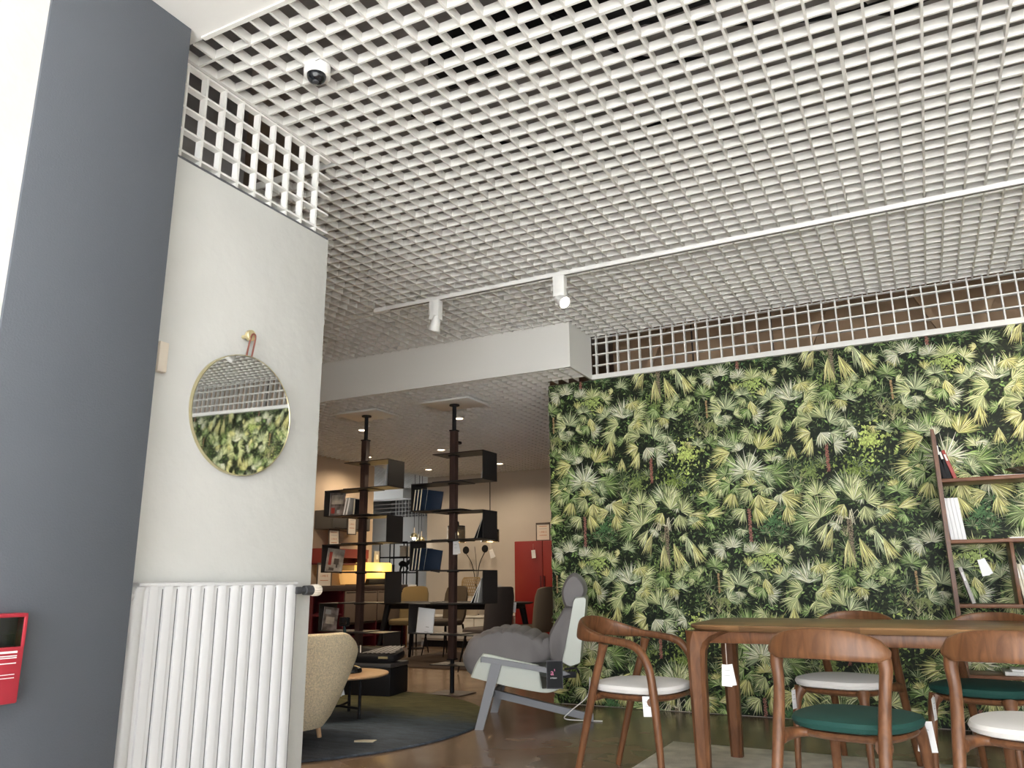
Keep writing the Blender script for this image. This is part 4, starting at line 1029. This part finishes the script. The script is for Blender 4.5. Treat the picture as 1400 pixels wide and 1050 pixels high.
book2('small grey picture card leaning on the wall above the yellow lamp', -7.20, 9.50, 1.2575, .11, .01, .17, 'book_grey', F90, 0, face=[(.3, .3, .7, .7, 'print_white')], group='picture cards')
# ------------------------------------------------------------------ back wall pieces
p0 = at(703, 741, 10.8)
t = thing('red_cabinet', 'tall bright red cabinet against the back wall by the mural', 'cabinet', (p0.x, 10.8, 0))
bx('body', (0, .02, .05), (.95, .38, 1.565), 'red_lacquer', t, .004)
for k in range(2):
    d = bx('door', (.004+.474*k, 0, .06), (.470+.474*k, .02, 1.56), 'red_lacquer', t, .003)
    bx('handle', (.43 if k == 0 else .49, -.012, .85), (.445 if k == 0 else .505, 0, 1.05), 'dark_red', d)
bx('plinth', (.02, .05, 0), (.93, .36, .05), 'black', t)
price_sign('price sign in dark frame standing on the red cabinet', (p0.x+.44, 10.90, 1.567), 0, .235, .27)
tag_card('price_tag', 'white tag hanging on the front of the red cabinet', tuple(at(729, 752, 10.78)), 0, -.08, .065, .12, .09, 1, False)
p0 = at(620, 818, 10.85)
t = thing('low_console', 'low cream console against the back wall behind the dining table', 'console', (p0.x-.55, 10.72, 0))
bx('top', (0, 0, .44), (1.5, .42, .47), 'white_paint', t, .004)
bx('body', (.03, .03, .10), (1.47, .40, .44), 'beige_wall', t)
for k in range(3): bx('drawer', (.035+.48*k, .012, .13), (.50+.48*k, .03, .43), 'white_paint', t, .003)
bx('plinth', (.06, .06, 0), (1.44, .38, .10), 'black', t)
q = at(647, 816, 10.9)
t = thing('rattan_lamp', 'table lamp with cream ceramic base and woven rattan shade', 'lamp', (q.x, 10.85, .471))
ob('base', lambda b: lathe(b, [(.085, 0), (.11, .03), (.115, .13), (.10, .21), (.055, .25), (.03, .27), (.03, .30)], 28), 'ceramic', t)
def ratt(b):
    for k in range(30):
        a = 2*PI*k/30
        for sgn in (-1, 1):
            P_ = []
            for j in range(9):
                z = .30+.27*j/8; r = .155-.035*abs(2*j/8-1)**4; aa = a+sgn*.5*j/8
                P_.append((r*math.cos(aa), r*math.sin(aa), z))
            tube(b, P_, .0035, 4)
    for j in range(7):
        z = .30+.27*j/6; r = .155-.035*abs(2*j/6-1)**4
        tube(b, [(r*math.cos(2*PI*k/24), r*math.sin(2*PI*k/24), z) for k in range(25)], .004, 4)
ob('lamp_shade', ratt, 'rattan', t)
q1, q2, q3 = at(634, 752, 11.0), at(660, 750, 11.0), at(648, 800, 11.0)
t = thing('disc_ornament', 'black metal ornament with two round discs on bent stems', 'ornament', (q3.x, 11.07, .471))
ob('stand', lambda b: lathe(b, [(.05, 0), (.05, .01), (.02, .02), (.012, .40)], 20), 'black', t)
for qq in (q1, q2):
    dx, dz = qq.x-q3.x, qq.z-.471
    ob('disc', lambda b: lathe(b, [(.055, -.006), (.06, 0), (.055, .006)], 28, (dx, 0, dz), 'y'), 'black', t)
    ob('stem', lambda b: tube(b, [(0, 0, .38), (dx*.35, 0, dz*.75), (dx, 0, dz-.05)], .006, 8, 5), 'black', t)
ob('twig', lambda b: tube(b, [(0, 0, .38), (.0, 0, .8), (-.03, 0, 1.05)], .004, 6, 5), 'dark_brown_metal', t)
def pendant(label, px, py0, py1, cpx, cpy, w, smoky):
    d = fw*FPX+rr*(cpx-700)+uu*(525-cpy); k = (2.70-CAM_Z)/d.z; Y = d.y*k
    a, b_ = at(px, py0, Y), at(px, py1, Y)
    t = thing('pendant_lamp', label, 'lamp', (a.x, Y, b_.z), 0, 'glass pendant lamps over the back table'); h = a.z-b_.z
    ob('glass_shade', lambda b: lathe(b, [(w, 0), (w, h-.02), (w-.02, h), (.02, h), (.02, h-.004), (w-.022, h-.005), (w-.005, h-.022), (w-.005, 0)], 32, cap=False), 'smoke_glass', t)
    ob('reflector', lambda b: lathe(b, [(w*.92, .003), (w*.6, .012), (w*.3, .08), (.025, .11), (.0245, .105), (w*.27, .078), (w*.6, .006)], 28, cap=False), 'brass_matt', t)
    ob('cap', lambda b: lathe(b, [(w*.98, h-.045), (w*.98, h), (.035, h+.004), (.03, h+.05), (.008, h+.06)], 24), 'black', t)
    ob('bulb', lambda b: lathe(b, [(.01, h-.06), (.028, h-.09), (.03, h-.115), (.012, h-.14)], 16), 'downlight', t)
    ob('cord', lambda b: tube(b, [(0, 0, h+.05), (0, 0, 2.705-b_.z)], .006, 6), 'black', t)
    ob('canopy', lambda b: lathe(b, [(.06, 2.675-b_.z), (.06, 2.70-b_.z)], 20), 'black', t)
    point((a.x, Y, b_.z+.03), 5)
    return a, b_, Y
a_, b_, Y_ = pendant('amber glass pendant lamp hanging right of the right pole shelf', 670, 724, 741, 672, 619, .125, 0)
tag_card('price_tag', 'cream lit tag hanging below the amber glass pendant', (a_.x+.01, Y_, b_.z-.10), .1, -.2, .05, .115, .11, 1)
pendant('smoky glass pendant lamp half hidden behind the right pole shelf', 624, 719, 742, 627, 604, .11, 1)
for i, (px, py) in enumerate(((566, 733), (572, 742), (576, 738))):
    q = at(px, py, 11.05); t = thing('globe_pendant', ['gold half globe pendant hanging lowest in the bright opening', 'small gold globe pendant in the middle of the bright opening', 'gold globe pendant nearest the back wall in bright opening'][i], 'lamp', q, 0, 'gold pendants in the opening')
    ob('globe', lambda b: lathe(b, [(.012, .055), (.04, .045), (.058, .015), (.06, -.005), (.055, -.02), (.05, -.02), (.05, .0), (.02, .04)], 24), 'brass', t)
    ob('holder', lambda b: tube(b, [(0, 0, .05), (0, 0, .14)], .013, 10), 'paper_cream', t); ob('cord', lambda b: tube(b, [(0, 0, .14), (0, 0, 3.09-q.z)], .004, 6), 'black', t)
    ob('bulb', lambda b: lathe(b, [(.01, -.01), (.03, -.03), (.03, -.045), (.01, -.06)], 16), 'bulb', t)
# bright room: rack, white console, sign holders
q0, q1 = at(518, 800, 11.5), at(557, 741, 11.5)
t = thing('metal_rack', 'thin black metal rack with glass shelves in the bright room', 'rack', (q0.x, 11.5, 0)); w_ = q1.x-q0.x; hz = q1.z
for x in (0, w_*.52, w_):
    for y in (0, .3): ob('post', lambda b: tube(b, [(x, y, 0), (x, y, hz)], .011, 8), 'black', t)
for z in (.35, .72, at(540, 783, 11.5).z, at(540, 762, 11.5).z, hz):
    ob('shelf_rail', lambda b: (box(b, (0, -.01, z-.011), (w_, .01, z+.011)), box(b, (0, .29, z-.011), (w_, .31, z+.011))), 'black', t)
    if z < hz: bx('glass_shelf', (.01, .01, z), (w_-.01, .29, z+.008), 'smoke_glass', t)
zs1, zs2 = at(540, 783, 11.5).z+.011, at(540, 762, 11.5).z+.011
t = thing('sculpture', 'black abstract animal sculpture on the black metal rack', 'sculpture', (q0.x+w_*.78, 11.62, zs1))
ob('body', lambda b: (tube(b, [(-.11, 0, .13), (-.05, 0, .145), (.03, 0, .13), (.10, 0, .19), (.14, 0, .22)], [.03, .05, .04, .025, .012], 10, 5), tube(b, [(-.06, 0, .12), (-.09, 0, .05), (-.1, 0, .0)], [.03, .018, .014], 8), tube(b, [(.03, 0, .12), (.06, 0, .06), (.03, 0, .0)], [.03, .02, .014], 8)), 'black', t)
ob('base', lambda b: box(b, (-.13, -.04, 0), (.07, .04, .012)), 'black', t)
for i, (x, hh, m) in enumerate(((.12, .13, 'print_grey'), (w_*.72, .19, 'beige_wall'), (w_*.88, .17, 'paper_cream'))):
    z_ = zs1 if i == 0 else zs2
    t = thing('storage_box', ['grey box on the lower shelf of the metal rack', 'taupe box on the upper shelf of the metal rack', 'cream box beside the taupe one on the metal rack'][i], 'box', (q0.x+x, 11.58, z_), 0, 'boxes on the metal rack')
    bx('body', (-.05, 0, 0), (.05, .14, hh*.85), m, t, .003); bx('lid', (-.053, -.003, hh*.82), (.053, .143, hh), m, t, .003)
t = thing('white_console', 'low white console in the opening before the bright room', 'console', (-8.3, 10.75, 0))
bx('top', (0, 0, .70), (.92, .4, .735), 'white_paint', t, .003); bx('body', (.02, .02, .05), (.90, .38, .70), 'white_paint', t); bx('plinth', (.05, .05, 0), (.87, .35, .05), 'print_grey', t)
for k in range(2): bx('door', (.025+.44*k, .004, .08), (.455+.44*k, .02, .69), 'white_paint', t, .002)
for i, x in enumerate((.66, .82)):
    t = thing('sign_holder', ['left glossy clear sign holder on the white console', 'right glossy clear sign holder on the white console'][i], 'sign', (-8.3+x, 10.85, .736), .3, 'clear sign holders')
    bx('panel', (-.06, 0, 0), (.06, .004, .21), 'paper', t, 0, rot=(-.15, .12, 0)); bx('foot', (-.06, 0, 0), (.06, .09, .004), 'clear', t)
t = thing('hoop_stand', 'black oval hoop standing behind the right pole shelf', 'ornament', (at(571, 770, 10.4).x, 10.4, 0))
zc = at(571, 756, 10.4).z; hr = zc-at(571, 771, 10.4).z
ob('hoop', lambda b: tube(b, [(.085*math.cos(2*PI*k/32), 0, zc+hr*math.sin(2*PI*k/32)) for k in range(33)], .011, 8), 'black', t)
ob('stem', lambda b: tube(b, [(0, 0, .01), (0, 0, zc-hr)], .012, 8), 'black', t); ob('foot', lambda b: lathe(b, [(.13, 0), (.13, .012), (.02, .018)], 24), 'black', t)

# ------------------------------------------------------------------ round lamps set in the lower ceiling, plus warm spots without lamps
for i, (x, y) in enumerate([(-5.647, 7.145), (-4.335, 7.125), (-5.626, 8.80), (-6.825, 10.319), (-5.562, 10.34), (-6.85, 7.15), (-6.85, 8.80)]):
    t = thing('downlight', ['round ceiling lamp behind the top of the left pole shelf', 'round ceiling lamp beside the top of the right pole shelf', 'round ceiling lamp between the two pole shelves', 'round ceiling lamp near the bright opening', 'round ceiling lamp above the red cabinet side', 'round ceiling lamp over the left wall cabinet', 'round ceiling lamp over the sideboard middle'][i], 'lamp', (x, y, LOW-.004), 0, 'round lamps in the lower ceiling')
    ob('rim', lambda b: lathe(b, [(.048, .0), (.062, .0), (.062, .004), (.05, .03), (.048, .03), (.048, .0)], 28, cap=False), 'track_white', t)
    ob('bulb', lambda b: lathe(b, [(.047, .002), (.047, .006)], 24), 'downlight', t)
    spot((x, y, LOW-.02), (x, y, 0), 44, 2.75, (1, .82, .60), .04)
    if i in (0, 1): spot((x, y, LOW-.025), (x, y, 0), 60, 1.0, (1, .80, .56), .04)
spot((-4.1, 4.35, CEIL-.03), (-3.7, 4.1, .6), 170, .62, (1, .80, .55), .05)  # warm spot added to brighten the boucle armchair, no lamp body
for (x, y) in ((-3.6, 3.4), (-5.2, 3.6), (-5.0, 5.2), (-6.4, 5.0)):  # more warm spots under the main ceiling, also without lamp bodies
    spot((x, y, CEIL-.03), (x, y, 0), 60, 1.9, (1, .78, .55), .05)
